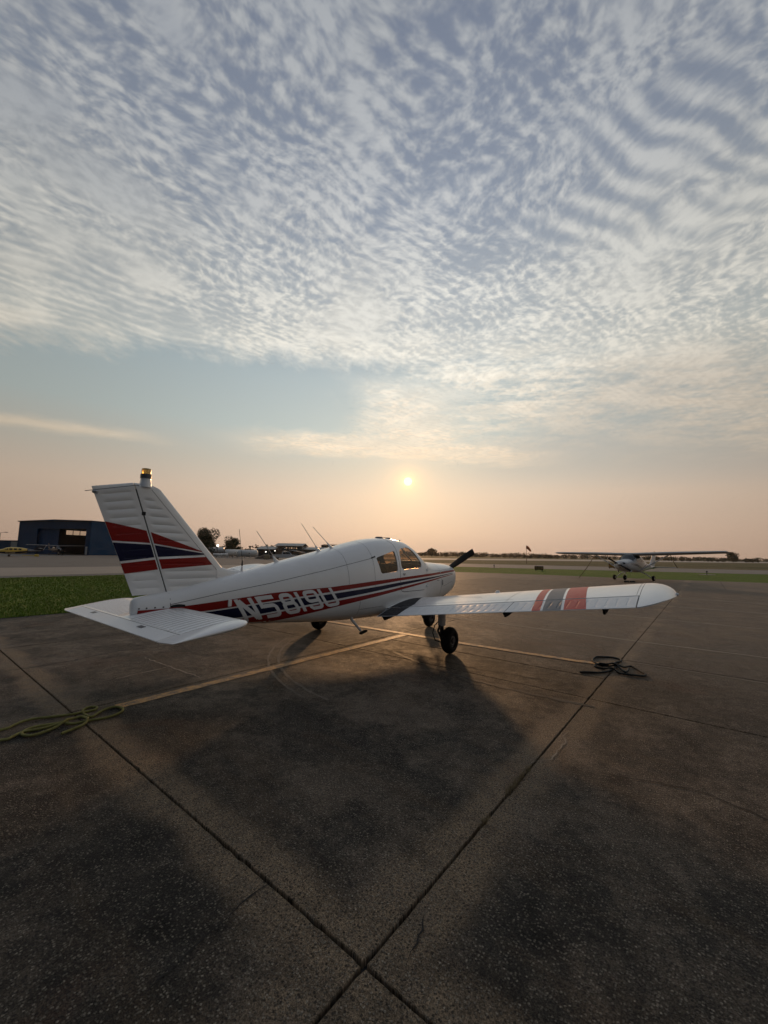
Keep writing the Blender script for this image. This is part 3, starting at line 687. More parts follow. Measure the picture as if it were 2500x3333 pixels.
def build_low_wing():
    root = empty('low_wing_aeroplane', (-0.1035, 7.660, 0), (0, 0, -radians(37.65)),
                 label='white low-wing aeroplane with red and navy stripes and N5819U on its side', cat='aeroplane')
    # ---- fuselage shell with window openings
    N = 56
    WIN_R = [(3.185, 1.505), (3.15, 1.53), (2.665, 1.645), (2.635, 1.63), (2.645, 1.31), (2.665, 1.285), (3.09, 1.255), (3.125, 1.28)]
    WIN_F = [(2.50, 1.60), (2.47, 1.655), (2.41, 1.69), (2.20, 1.72), (2.10, 1.70), (2.03, 1.65), (1.85, 1.44), (1.84, 1.39), (1.87, 1.35), (1.94, 1.335), (2.46, 1.313), (2.52, 1.345), (2.535, 1.40)]
    WIN_W = [(1.36, 1.478), (1.63, 1.375), (1.665, 1.385), (1.70, 1.42), (1.93, 1.66), (2.02, 1.74), (2.07, 1.80), (2.07, 2.0), (1.30, 2.0)]
    def prism_me(poly, grow=0.0):
        cx = sum(p[0] for p in poly) / len(poly); cz = sum(p[1] for p in poly) / len(poly)
        pp = [(2.55 - (p[0] + (p[0] - cx) * grow), p[1] + (p[1] - cz) * grow) for p in poly]
        return MB().prism(pp, -1.0, 1.0, 'X').mesh()
    def shell(s0, s1, off_out, off_in, in0, in1, step=0.07):
        mb = MB()
        ss = frange(s0, s1, int((s1 - s0) / step) + 2)
        mb.rings([FUS.ring(s, N, off_out, P) for s in ss])
        si = frange(in0, in1, int((in1 - in0) / step) + 2)
        mb.cur = 1
        mb.rings([FUS.ring(s, N, off_in, P) for s in si])
        me = mb.mesh(fix=False)
        bm = bmesh.new(); bm.from_mesh(me); bmesh.ops.recalc_face_normals(bm, faces=bm.faces)
        bmesh.ops.reverse_faces(bm, faces=[f for f in bm.faces if f.material_index == 1]); bm.to_mesh(me); bm.free()
        return me
    me = shell(1.052, 6.72, 0.0, -0.028, 1.09, 3.95)
    me.materials.append(WHITE); me.materials.append(TRIM)
    me = boolean(me, [prism_me(WIN_R), prism_me(WIN_F), prism_me(WIN_W)])
    if len(me.materials) == 0: me.materials.append(WHITE); me.materials.append(TRIM)
    shade(me, 32)
    fus = link('fuselage', me, root)
    for poly, nm in ((WIN_R, 'rear_window'), (WIN_F, 'front_window'), (WIN_W, 'windshield')):
        g = shell(1.2, 3.5, -0.008, -0.012, 1.21, 3.49, 0.06)
        g = boolean(g, [prism_me(poly, 0.01)], 'INTERSECT')
        bm = bmesh.new(); bm.from_mesh(g); 
        for sd in ((1, -1) if nm != 'windshield' else (0,)):
            b2 = bm.copy()
            if sd: bmesh.ops.delete(b2, geom=[v for v in b2.verts if v.co.x * sd < 0.05], context='VERTS')
            m2 = bpy.data.meshes.new(nm); b2.to_mesh(m2); b2.free(); m2.materials.clear(); 
            m2.polygons.foreach_set('material_index', [0] * len(m2.polygons)); shade(m2, 30)
            link(nm, m2, root, GLASS if nm == 'windshield' else AMBER)
        bm.free()
    # windshield centre post
    mb = MB(); mb.tube([P(s, 0, FUS.at(s)[3] - 0.004) for s in frange(1.38, 2.09, 12)], 0.016, 8); mb.obj('windshield_post', WHITE, root)
    # ---- cowling
    mb = MB(); ss = [0.20, 0.21, 0.23, 0.26, 0.30, 0.36, 0.43, 0.5, 0.6, 0.7, 0.8, 0.9, 1.0, 1.044]
    rows = [[P(0.185, r * 0.86, 1.13 + (z - 1.13) * 0.86) for r, z in [FUS.pt(0.20, 2 * pi * j / N) for j in range(N)]]]
    rows += [FUS.ring(s, N, 0.0, P) for s in ss]
    mb.rings(rows); mb.obj('cowling', WHITE, root)
    for sd in (-1, 1): MB().lathe([(0.001, 0), (0.085, 0), (0.085, 0.012), (0.001, 0.012)], 20, TR(sd * 0.2, 2.55 - 0.184, 1.17) @ RX(-pi / 2)).obj('cooling_inlet', DARK, root)
    mb = MB(); mb.lathe([(0.001, 0.0), (0.06, 0.01), (0.105, 0.06), (0.13, 0.14), (0.135, 0.20), (0.13, 0.235)], 28, TR(0, 2.55 + 0.05, 1.17) @ RX(pi / 2)); mb.obj('spinner', WHITE, root)
    # propeller: one blade up to the right, the other opposite
    pr = empty('propeller', (0, 2.55 - 0.09, 1.17), parent=root)
    for k in range(2):
        mb = MB(); rows = []
        for i in range(13):
            q = i / 12; rad = 0.10 + 0.86 * q
            ch = 0.085 + 0.105 * sin(min(1, q * 1.35 + 0.12) * pi * 0.62) * (1 - 0.30 * q) - (0.0 if q < 0.97 else 0.012)
            tw = radians(44 - 32 * q ** 0.7); th = 0.034 * (1 - q) + 0.010
            row = []
            for j in range(12):
                a = 2 * pi * j / 12; cx, ct = cos(a) * ch * 0.5, sin(a) * th * 0.5
                row.append((rad, cx * sin(tw) + ct * cos(tw), cx * cos(tw) - ct * sin(tw)))
            rows.append(row)
        mb.rings(rows, M=RY(-radians(32.5) + k * pi)); mb.obj('blade', BLACK, pr, 50)
    # ---- painted bands on the flanks
    bands = [
        ('red_stripe', RED, [(6.71, .905), (6.2, .878), (5.9, .893), (5.54, .919), (4.18, 1.014), (2.6, 1.121), (1.07, 1.192), (.28, 1.235)],
         [(6.71, .945), (6.2, .963), (5.75, .998), (5.15, 1.05), (4.2, 1.083), (3.25, 1.142), (2.6, 1.171), (1.05, 1.236), (.28, 1.272)], 6.70),
        ('navy_stripe', NAVY, [(6.1, .74), (5.33, .789), (4.11, .900), (2.6, 1.034), (1.09, 1.143), (.5, 1.192)],
         [(6.1, .868), (5.9, .876), (5.42, .911), (4.16, .985), (2.6, 1.088), (1.08, 1.165), (.5, 1.20)], 6.1),
        ('red_stripe', RED, [(5.9, .60), (5.2, .655), (4.68, .714), (4.09, .787), (3.43, .866), (2.6, .954), (1.09, 1.108), (.5, 1.168)],
         [(5.9, .72), (5.28, .771), (4.1, .872), (2.6, 1.0), (1.09, 1.129), (.5, 1.176)], 5.75)]
    for nm, m, lo, hi, smax in bands:
        for sd in (1, -1):
            for a, b in ((0.5 if nm != 'red_stripe' or smax < 6 else 0.27, 1.043), (1.054, smax)):
                mb = MB(); side_strip(mb, frange(a, b, max(6, int((b - a) / 0.06))), lambda s: tabz(lo, s), lambda s: tabz(hi, s), sd)
                mb.obj(nm, m, root, None, label=('red' if m is RED else 'navy') + ' stripe painted along the flank')
    # ---- registration: N5819U, leaning back, white, on the right flank
    def zt_(s): return .996 + .055 * (5.692 - s)
    def zb_(s): return .716 + .076 * (5.28 - s)
    W_ = 0.052
    def arc(cx, cy, rx, ry, a0, a1, n=5): return [(cx + rx * cos(radians(a0 + (a1 - a0) * i / n)), cy + ry * sin(radians(a0 + (a1 - a0) * i / n))) for i in range(n + 1)]
    def rrect(x0, x1, y0, y1, r=0.045, ry=0.13):
        return arc(x1 - r, y1 - ry, r, ry, 0, 90) + arc(x0 + r, y1 - ry, r, ry, 90, 180) + arc(x0 + r, y0 + ry, r, ry, 180, 270) + arc(x1 - r, y0 + ry, r, ry, 270, 360)
    h2 = W_ / 2; e = 0.075
    glyphs = []
    glyphs.append(([[(0.0 + h2, 0), (0.0 + h2, 1)]], False)); glyphs.append(([[(0.225 - h2, 0), (0.225 - h2, 1)]], False)); glyphs.append(([[(0.018 + h2, 0.93), (0.207 - h2, 0.07)]], False, 1.25))
    x = 0.272; w = 0.235
    glyphs.append(([[(x + w, 1 - e), (x + h2, 1 - e), (x + h2, 0.56)] + arc(x + w - h2 - 0.045, 0.43, 0.045, 0.13, 90, 0) + arc(x + w - h2 - 0.045, 0.205, 0.045, 0.13, 0, -90) + [(x + h2, e)]], False))
    x = 0.572; w = 0.222
    glyphs.append(([rrect(x + h2 + 0.012, x + w - h2 - 0.012, 0.53, 1 - e)], True)); glyphs.append(([rrect(x + h2, x + w - h2, e, 0.53)], True))
    x = 0.832
    glyphs.append(([[(x + h2, 0), (x + h2, 1)]], False))
    x = 0.952; w = 0.232
    glyphs.append(([rrect(x + h2, x + w - h2, 0.46, 1 - e)], True)); glyphs.append(([[(x + w - h2, 0.62), (x + w - h2, e + 0.13)] + arc(x + w - h2 - 0.045, e + 0.13, 0.045, 0.13, 0, -90) + [(x + h2 + 0.03, e), (x + h2, e + 0.10), (x + h2, e + 0.17)]], False))
    x = 1.218; w = 0.255
    glyphs.append(([[(x + h2, 1), (x + h2, e + 0.13)] + arc(x + h2 + 0.045, e + 0.13, 0.045, 0.13, 180, 270) + arc(x + w - h2 - 0.045, e + 0.13, 0.045, 0.13, 270, 360) + [(x + w - h2, 1)]], False))
    HGT = 0.30
    for sd in (1, -1):
        mb = MB()
        for li, g in enumerate(glyphs):
            wd = W_ * (g[2] if len(g) > 2 else 1.0)
            for pl in g[0]:
                q = []
                pts = pl + [pl[0]] if g[1] else pl
                for (x0, y0), (x1, y1) in zip(pts, pts[1:]):
                    n = max(1, int(math.hypot(x1 - x0, (y1 - y0) * HGT) / 0.03))
                    q += [(x0 + (x1 - x0) * i / n, (y0 + (y1 - y0) * i / n)) for i in range(n)]
                if not g[1]: q.append(pts[-1])
                m_ = len(q); vs, fs = [], []
                for i in range(m_):
                    a = q[(i - 1) % m_] if (g[1] or i > 0) else q[i]; b = q[(i + 1) % m_] if (g[1] or i < m_ - 1) else q[i]
                    dx, dy = b[0] - a[0], (b[1] - a[1]) * HGT; l = math.hypot(dx, dy) or 1
                    # sharp corners get a mitre
                    mit = 1.0
                    if 0 < i < m_ - 1 or g[1]:
                        u1 = Vector((q[i][0] - a[0], (q[i][1] - a[1]) * HGT)); u2 = Vector((b[0] - q[i][0], (b[1] - q[i][1]) * HGT))
                        if u1.length > 1e-6 and u2.length > 1e-6: mit = 1 / max(0.6, cos(u1.angle(u2) / 2))
                    nx, ny = -dy / l * wd / 2 * mit, dx / l * wd / 2 * mit
                    for s_ in (-1, 1):
                        ax, hy = q[i][0] + s_ * nx, q[i][1] + s_ * ny / HGT
                        if len(g) > 2: hy = min(1, max(0, hy))
                        s = 5.692 - ax - 0.20 * (1 - hy)
                        if sd < 0: s = 4.02 + (ax) + 0.20 * (1 - hy)
                        z = zb_(s) + (zt_(s) - zb_(s)) * hy
                        vs.append(P(s, sd * FUS.R(s, z, 0.0036 + 0.00022 * li), z))
                for i in range(m_ if g[1] else m_ - 1):
                    j = (i + 1) % m_; fs.append((2 * i, 2 * j, 2 * j + 1, 2 * i + 1))
                mb.add(vs, fs)
        mb.obj('registration_letters', WHITE, root, None, label='white slanted letters N5819U')
    # ---- seams
    mb = MB()
    side_line(mb, [(2.622, 1.825), (2.565, 1.79), (2.560, 1.70), (2.58, 1.5), (2.585, 1.1), (2.575, .965), (2.54, .93), (2.47, .915), (1.77, .91)], 0.009)
    ring_line(mb, 2.60, 0.009, radians(62), radians(118), 16)
    mb.obj('door_seam', SEAM, root, None)
    mb = MB(); ring_line(mb, 3.285, 0.005, radians(2), radians(178)); mb.obj('panel_seam', SEAM, root, None)
    mb = MB(); ring_line(mb, 3.86, 0.004, radians(2), radians(178)); mb.obj('panel_seam', SEAM, root, None)
    for sd in (1, -1):
        mb = MB(); side_line(mb, [(6.39, .987), (5.825, 1.083), (5.185, 1.175), (4.19, 1.345), (3.856, 1.41), (3.3, 1.513)], 0.006, sd); mb.obj('panel_seam', SEAM, root, None)
        mb = MB(); side_line(mb, [(6.39, 1.105), (6.392, .995), (6.38, .90)], 0.006, sd); mb.obj('panel_seam', SEAM, root, None)
        mb = MB(); side_line(mb, [(1.67, 1.28), (1.665, .80)], 0.003, sd); mb.obj('panel_seam', SEAM, root, None)
        mb = MB(); side_line(mb, [(3.62, .86), (3.61, .58)], 0.004, sd); side_line(mb, [(3.60, .70), (3.05, .71)], 0.004, sd); mb.obj('panel_seam', SEAM, root, None)
        mb = MB(); side_line(mb, [(.98, .93), (.55, 1.02), (.52, 1.0), (.50, .86)], 0.004, sd); mb.obj('cowl_door_seam', SEAM, root, None)
    # rivet rows across the roof and along the flanks
    mb = MB()
    def rivet(s, th, sd=1):
        r, z = FUS.pt(s, th, 0.0); c = P(s, r, z); nn = Vector((cos(th), 0, sin(th))).normalized()
        x = nn.cross(Vector((0, 1, 0))).normalized(); y = nn.cross(x)
        vs = [Vector(c) + nn * 0.003] + [Vector(c) + x * cos(a) * 0.005 + y * sin(a) * 0.005 for a in (0, pi / 2, pi, 3 * pi / 2)]
        mb.add(vs, [(0, 1, 2), (0, 2, 3), (0, 3, 4), (0, 4, 1)])
    for s in frange(2.7, 4.0, 36): rivet(s, radians(70)); rivet(s, radians(110))
    for s0 in (3.31, 3.83, 4.6, 5.3):
        for k in range(22): rivet(s0, radians(8 + 7.7 * k))
    mb.obj('rivet_rows', WHITE2, root, None, kind='stuff')
    # ---- door hardware
    mb = MB()
    s, z = 2.465, 1.235; r = FUS.R(s, z)
    mb.box(r - 0.004, r + 0.006, 2.55 - s - 0.03, 2.55 - s + 0.05, z - 0.012, z + 0.012, ch=0.003); mb.box(r + 0.006, r + 0.018, 2.55 - s - 0.02, 2.55 - s, z - 0.03, z + 0.006, ch=0.003)
    mb.obj('door_handle', METAL, root)
    for s, z in ((1.633, 1.29), (1.669, .985)):
        r = FUS.R(s, z); mb = MB(); mb.box(r - 0.004, r + 0.02, 2.55 - s - 0.045, 2.55 - s + 0.03, z - 0.012, z + 0.014, ch=0.005); mb.tube([P(s + 0.02, r + 0.016, z - 0.03), P(s + 0.02, r + 0.016, z + 0.03)], 0.008, 8)
        mb.obj('door_hinge', WHITE2, root)
    s, z = 5.73, .957; r = FUS.R(s, z); mb = MB(); mb.box(r - 0.004, r + 0.008, 2.55 - s - 0.026, 2.55 - s + 0.026, z - 0.042, z + 0.042, ch=0.006); mb.obj('inspection_plate', WHITE2, root)
    mb = MB(); s, z = 3.245, 1.545; side_line(mb, [(3.31, 1.515), (3.20, 1.545)], 0.02, 1, 0.004); mb.obj('cabin_vent', DARK, root, None)
    s, z = 1.25, 1.07; r = FUS.R(s, z); mb = MB(); mb.tube([P(s, r - 0.01, z), P(s - 0.02, r + 0.025, z), P(s - 0.06, r + 0.027, z)], 0.006, 8); mb.obj('static_port', METAL, root)
    s, z = 1.0, 1.03; r = FUS.R(s, z); mb = MB(); mb.box(r, r + 0.014, 2.55 - s - 0.012, 2.55 - s + 0.012, z - 0.07, z + 0.04, ch=0.004); mb.obj('cowl_latch', METAL, root)
    for s, rr in ((2.56, 0.10), (2.33, 0.12)):
        z = FUS.at(s)[3]; mb = MB(); mb.lathe([(0.075, -0.02), (0.075, 0.010), (0.06, 0.022), (0.001, 0.026)], 20, TR(rr * 0.3, 2.55 - s, z)); mb.obj('roof_vent', GREYP, root)
    s = 2.05; mb = MB(); mb.tube([P(s, 0.14, 1.81), P(s, 0.14, 1.855), P(s - 0.03, 0.14, 1.87)], [0.018, 0.014, 0.008], 8); mb.obj('temperature_probe', METAL, root)
    # ---- cabin
    def seat(cx, sc, wdt=0.42, name='seat', hb=0.62, head=True):
        t_ = empty(name, (cx, 2.55 - sc, 0.62), parent=root)
        mb = MB(); mb.box(-wdt / 2, wdt / 2, -0.22, 0.26, 0.0, 0.24, ch=0.05); mb.obj('cushion', SEATM, t_)
        rows = []
        for i in range(7):
            q = i / 6; hw = wdt / 2 * (1 - 0.25 * max(0, q - 0.6) / 0.4)
            rows.append([(x, -0.24 - 0.14 * q + y, 0.18 + hb * q) for x, y in ((-hw, -0.05), (hw, -0.05), (hw, 0.05), (-hw, 0.05))])
        mb = MB(); mb.rings(rows); mb.obj('backrest', SEATM, t_)
        if head: mb = MB(); mb.box(-0.12, 0.12, -0.47, -0.37, 0.84, 1.00, ch=0.04); mb.tube([(-0.05, -0.41, 0.78), (-0.05, -0.42, 0.88)], 0.01, 6); mb.tube([(0.05, -0.41, 0.78), (0.05, -0.42, 0.88)], 0.01, 6); mb.obj('headrest', SEATM, t_)
    for cx in (-0.24, 0.24): seat(cx, 2.42)
    seat(0.0, 3.25, 0.92, 'rear_bench', 0.5, False)
    mb = MB(); mb.box(-0.46, 0.46, 0.82, 1.06, 1.02, 1.40, ch=0.05); mb.obj('instrument_panel', BLACK, root)
    for cx in (-0.25, 0.25):
        mb = MB(); mb.tube([(cx, 0.84, 1.17), (cx, 0.62, 1.17)], 0.014, 8); mb.tube([(cx - 0.13, 0.61, 1.24), (cx - 0.11, 0.61, 1.16), (cx, 0.61, 1.15), (cx + 0.11, 0.61, 1.16), (cx + 0.13, 0.61, 1.24)], 0.014, 8); mb.obj('control_yoke', BLACK, root)
    # ---- wing
    C_, LE = 1.60, 1.73
    def wz(x, r, up):
        cam_ = 0.022 * 4 * x * (1 - x)
        return 0.57 + 0.133 * (r - 0.58) + 0.09 * (1 - x) + (cam_ + (1 if up else -1) * naca(x, 0.145)) * C_ + (0.004 if up else -0.004) * x
    def wp(x, r, up, sd, off=0.0): return P(LE + x * C_, sd * r, wz(x, r, up) + off)
    XH = 0.765
    XS = [0.5 * (1 - cos(pi * i / 22)) for i in range(23)]
    XM = [x * XH for x in XS]
    for sd in (1, -1):
        mb = MB(); rows = []
        for r in frange(0.30, 4.23, 16):
            rows.append([wp(x, r, True, sd) for x in reversed(XM)] + [wp(x, r, False, sd) for x in XM[1:]])
        mb.rings(rows); wing = mb.obj('wing', WHITE, root, 40)
        # tip cap
        mb = MB(); rows = []
        for i in range(13):
            q = min(0.997, sin(i / 12 * pi / 2)); r = 4.236 + 0.335 * q
            e_ = 1 - sqrt(1 - q * q); l0 = 0.46 * e_; l1 = 1.0 - 0.44 * e_ - 0.10 * q; th = sqrt(1 - q ** 2.6)
            row = []
            for up, xs in ((True, list(reversed(XS))), (False, XS[1:])):
                for x in xs:
                    X = l0 + (l1 - l0) * x
                    zc_ = 0.57 + 0.133 * (r - 0.58) + 0.09 * (1 - X); zz_ = zc_ + (0.022 * 4 * X * (1 - X) + (1 if up else -1) * naca(x, 0.145) * (0.45 + 0.55 * (l1 - l0))) * C_ * th + 0.004 * (1 if up else -1) * x * th
                    row.append(P(LE + X * C_, sd * r, zz_))
            rows.append(row)
        mb.rings(rows); mb.obj('wing_tip', WHITE, root, 60)
        mb = MB(); mb.lathe([(0.02, 0), (0.02, 0.015), (0.015, 0.03), (0.001, 0.036)], 14, TR(*P(2.45, sd * 4.555, 1.165)) @ RY(sd * pi / 2)); mb.obj('navigation_light', WHITE2, root)
        # flap and aileron with pressed flutes
        def groove(cs, x, r):
            d = min(abs(r - c) for c in cs)
            return -0.0052 * max(0.0, min(1.0, (0.0115 - d) / 0.0065)) * max(0.0, min(1.0, min(x - 0.812, 0.968 - x) / 0.014))
        for nm, r0, r1 in (('flap', 0.62, 2.745), ('aileron', 2.757, 4.222)):
            k = int((r1 - r0 - 0.1) / 0.105); cs = [r0 + 0.09 + (r1 - r0 - 0.18) * i / (k - 1) for i in range(k)]
            rr = {r0, r1}
            for c in cs: rr.update([c - 0.012, c - 0.008, c - 0.004, c + 0.004, c + 0.008, c + 0.012])
            mb = MB(); rows = []; xs = [XH + 0.007, 0.79, 0.812, 0.825, 0.85, 0.88, 0.91, 0.94, 0.955, 0.968, 0.985, 1.0]
            for r in sorted(rr):
                rows.append([wp(x, r, True, sd, -0.003 + groove(cs, x, r)) for x in reversed(xs)] + [wp(x, r, False, sd, 0.003) for x in xs])
            mb.rings(rows)
            mb.obj(nm, WHITE2, root, 30)
        mb = MB()
        rows = [[wp(XH + 0.002, r, True, sd, -0.006), wp(XH + 0.006, r, True, sd, -0.006), wp(XH + 0.006, r, False, sd, 0.006), wp(XH + 0.002, r, False, sd, 0.006)] for r in frange(0.56, 4.22, 12)]
        mb.rings(rows); mb.obj('hinge_gap', DARK, root, None)
        # painted wing bands, slightly raked
        _k = int((4.222 - 2.757 - 0.1) / 0.105); _cs = [2.757 + 0.09 + (4.222 - 2.757 - 0.18) * i / (_k - 1) for i in range(_k)]
        def abead(x, r): return groove(_cs, x, r)
        def wing_band(nm, m, ra, rb, x0, x1, lab=None, off=0.0016, ra2=None, rb2=None):
            for lo, hi, dz in ((x0, min(x1, XH - 0.002), 0.0), (max(x0, XH + 0.009), x1, -0.003)):
                if hi <= lo: continue
                mb = MB(); vs, fs = [], []; xs = frange(lo, hi, 14); K = 9 if dz == 0 else 41
                for x in xs:
                    f_ = x ** 1.4
                    a = ra2 + (ra - ra2) * f_; b = rb2 + (rb - rb2) * f_
                    for k_ in range(K): r_ = a + (b - a) * k_ / (K - 1); vs.append(wp(x, r_, True, sd, off + dz + (abead(x, r_) if dz < 0 else 0)))
                for i in range(len(xs) - 1):
                    for k_ in range(K - 1): fs.append((i * K + k_, i * K + k_ + 1, (i + 1) * K + k_ + 1, (i + 1) * K + k_))
                mb.add(vs, fs); o_ = mb.obj(nm, m, root, None)
                if lab: o_['label'] = lab
        wing_band('wing_stripe', WRED, 3.10, 3.205, 0.0, 0.998, 'narrow red band across the wing', ra2=2.90, rb2=3.005)
        wing_band('wing_stripe', WGREY, 3.235, 3.45, 0.0, 0.998, 'dark grey band across the wing', ra2=3.04, rb2=3.24)
        wing_band('wing_stripe', WRED, 3.48, 3.73, 0.0, 0.998, 'wide red band across the wing', ra2=3.275, rb2=3.51)
        # walkway beside the fuselage
        mb = MB(); vs, fs = [], []; xs = frange(0.16, XH - 0.002, 18); K = 6
        for x in xs:
            a = 0.60; b = 0.615 + 0.40 * min(1.0, ((x - 0.12) / 0.55)) ** 0.8
            for k_ in range(K): vs.append(wp(x, a + (b - a) * k_ / (K - 1), True, sd, 0.003))
        for i in range(len(xs) - 1):
            for k_ in range(K - 1): fs.append((i * K + k_, i * K + k_ + 1, (i + 1) * K + k_ + 1, (i + 1) * K + k_))
        mb.add(vs, fs); mb.obj('wing_walkway', WALK, root, None)
        mb = MB(); vs, fs = [], []; xs = frange(XH + 0.009, 0.997, 6)
        for x in xs:
            for k_ in range(K): vs.append(wp(x, 0.64 + 0.38 * k_ / (K - 1), True, sd, 0.002))
        for i in range(len(xs) - 1):
            for k_ in range(K - 1): fs.append((i * K + k_, i * K + k_ + 1, (i + 1) * K + k_ + 1, (i + 1) * K + k_))
        mb.add(vs, fs); mb.obj('wing_walkway', WALK, root, None)
        # seams on the wing skin
        def wing_seam(pts, wid=0.005):
            mb = MB(); vs, fs = [], []; q = []
            for (x0, r0), (x1, r1) in zip(pts, pts[1:]):
                n = 14; q += [(x0 + (x1 - x0) * i / n, r0 + (r1 - r0) * i / n) for i in range(n)]
            q.append(pts[-1])
            for i, (x, r) in enumerate(q):
                a, b = q[max(0, i - 1)], q[min(len(q) - 1, i + 1)]; dx, dr = (b[0] - a[0]) * C_, b[1] - a[1]; l = math.hypot(dx, dr)
                for e_ in (-1, 1): vs.append(wp(x + e_ * dr / l * wid / 2 / C_, r - e_ * dx / l * wid / 2, True, sd, 0.0012))
            for i in range(len(q) - 1): fs.append((2 * i, 2 * i + 2, 2 * i + 3, 2 * i + 1))
            mb.add(vs, fs); mb.obj('wing_seam', SEAM, root, None)
        wing_seam([(0.05, 2.62), (0.755, 2.62)]); wing_seam([(0.06, 1.02), (0.755, 1.02)]); wing_seam([(0.13, 1.0), (0.13, 4.22)], 0.004); wing_seam([(0.70, 1.0), (0.70, 2.7)], 0.004); wing_seam([(0.05, 4.20), (0.76, 4.20)], 0.004)
        # fuel cap, hinge brackets under the trailing edge
        mb = MB(); c = wp(0.2, 2.15, True, sd); mb.lathe([(0.045, -0.01), (0.045, 0.012), (0.03, 0.016), (0.028, 0.035), (0.001, 0.038)], 18, TR(*c)); mb.obj('fuel_cap', WHITE2, root)
        for r in (0.70, 1.45, 2.72, 3.9):
            z = wz(0.93, r, False); mb = MB(); mb.prism([(2.55 - LE - 0.72 * C_, wz(0.72, r, False)), (2.55 - LE - 0.97 * C_, wz(0.97, r, False)), (2.55 - LE - 0.93 * C_, z - 0.065), (2.55 - LE - 0.85 * C_, z - 0.05)], sd * r - 0.012, sd * r + 0.012, 'X'); mb.obj('hinge_bracket', DARK, root)
        # ---- main gear
        g = empty('main_gear', (sd * 1.5, 0.0, 0.0), parent=root)
        def wheel(par, cx, R_=0.212, wd=0.165):
            mb = MB(); rr = []
            for a in frange(-pi * 0.62, pi * 0.62, 17): rr.append((0.131 + 0.081 * cos(a) if abs(a) < 2.0 else 0.11, wd / 2 * sin(a) if abs(a) < pi / 2 else (wd / 2) * (1 if a > 0 else -1) * (1 - (abs(a) - pi / 2) * 0.25)))
            mb.rings([[(h, r * cos(2 * pi * j / 40), r * sin(2 * pi * j / 40)) for j in range(40)] for r, h in rr], caps=False, M=TR(cx, 0, R_)); mb.obj('tyre', TYRE, par, 60)
            mb = MB(); mb.lathe([(0.001, -0.06), (0.112, -0.06), (0.112, 0.045), (0.098, 0.06), (0.085, 0.045), (0.05, 0.05), (0.045, 0.075), (0.001, 0.078)], 28, TR(cx, 0, R_) @ RY(sd * pi / 2)); mb.obj('wheel_hub', STEEL, par)
            mb = MB(); mb.lathe([(0.066, 0.046), (0.066, 0.062), (0.058, 0.062), (0.058, 0.046)], 24, TR(cx, 0, R_) @ RY(sd * pi / 2)); mb.obj('hub_rim', METAL, par)
        wheel(g, sd * 0.03)
        ztop = wz(0.5, 1.4, False) + 0.05
        mb = MB(); mb.rings([[(sd * -0.115 + 0.058 * cos(2 * pi * j / 20), 0.075 * sin(2 * pi * j / 20), z) for j in range(20)] for z in (0.43, ztop)]); mb.obj('strut_fairing', WHITE, g)
        mb = MB(); mb.tube([(sd * -0.115, 0, 0.50), (sd * -0.115, 0, 0.20)], 0.034, 14); mb.tube([(sd * -0.115, 0, 0.218), (sd * 0.06, 0, 0.218)], 0.026, 12); mb.obj('oleo_leg', STEEL, g)
        mb = MB(); mb.tube([(sd * -0.115, -0.03, 0.46), (sd * -0.115, -0.13, 0.36), (sd * -0.115, -0.03, 0.25)], [0.024, 0.018, 0.024], 8); mb.obj('torque_link', STEEL, g)
        mb = MB(); mb.tube([(sd * -0.14, -0.05, 0.50), (sd * -0.18, -0.12, 0.44), (sd * -0.20, -0.15, 0.32), (sd * -0.17, -0.12, 0.20), (sd * -0.10, -0.06, 0.17), (sd * -0.05, -0.03, 0.19)], 0.008, 6); mb.obj('brake_hose', BLACK, g)
        mb = MB(); mb.box(sd * -0.045 - 0.03, sd * -0.045 + 0.03, -0.10, -0.03, 0.15, 0.27, ch=0.012); mb.obj('brake_caliper', STEEL, g)
    # ---- nose gear
    g = empty('nose_gear', (0, 2.55 - 0.66, 0), parent=root)
    mb = MB(); rr = [(0.120 + 0.075 * cos(a), 0.070 * sin(a)) for a in frange(-2.2, 2.2, 15)]
    mb.rings([[(h, r * cos(2 * pi * j / 36), r * sin(2 * pi * j / 36)) for j in range(36)] for r, h in rr], caps=False, M=TR(0, 0, 0.195)); mb.obj('tyre', TYRE, g, 60)
    mb = MB(); mb.lathe([(0.001, -0.065), (0.085, -0.06), (0.085, 0.06), (0.001, 0.065)], 20, TR(0, 0, 0.195) @ RY(pi / 2)); mb.obj('wheel_hub', STEEL, g)
    mb = MB()
    for sd in (-1, 1): mb.tube([(sd * 0.10, 0, 0.195), (sd * 0.10, -0.01, 0.43), (0, -0.02, 0.46)], 0.02, 8)
    mb.tube([(0, -0.02, 0.45), (0, -0.05, 0.80)], 0.034, 12); mb.tube([(-0.11, 0, 0.195), (0.11, 0, 0.195)], 0.014, 8); mb.obj('fork', STEEL, g)
    # ---- boarding step behind the wing
    st = empty('boarding_step', (0, 0, 0), parent=root)
    mb = MB(); mb.tube([P(3.66, 0.34, 0.62), P(3.63, 0.35, 0.53), P(3.44, 0.38, 0.335)], [0.03, 0.024, 0.018], 10); mb.obj('tube', WHITE2, st)
    mb = MB(); mb.box(-0.03, 0.03, -0.09, 0.06, -0.02, 0.012, TR(*P(3.37, 0.39, 0.315)) @ RX(radians(10)), ch=0.006); mb.obj('tread', BLACK, st)
    # ---- fin and rudder
    def fLE(z): return 5.70 + (z - 1.35) * 0.914
    def fH(z): return 6.40 + (z - 1.12) * 0.353
    def fTE(z): return 6.73 + (z - 1.08) * 0.377
    def fz(s, z): return z - 0.24 * max(0.0, s - fH(z)) * max(0, z - 1.1) / 1.2
    def fth(s, z, cap=1.0):
        a, b = fLE(z), fTE(z); x = min(1.0, max(0.0, (s - a) / (b - a))); return naca(x, 0.085) * (b - a) * cap + 0.0022
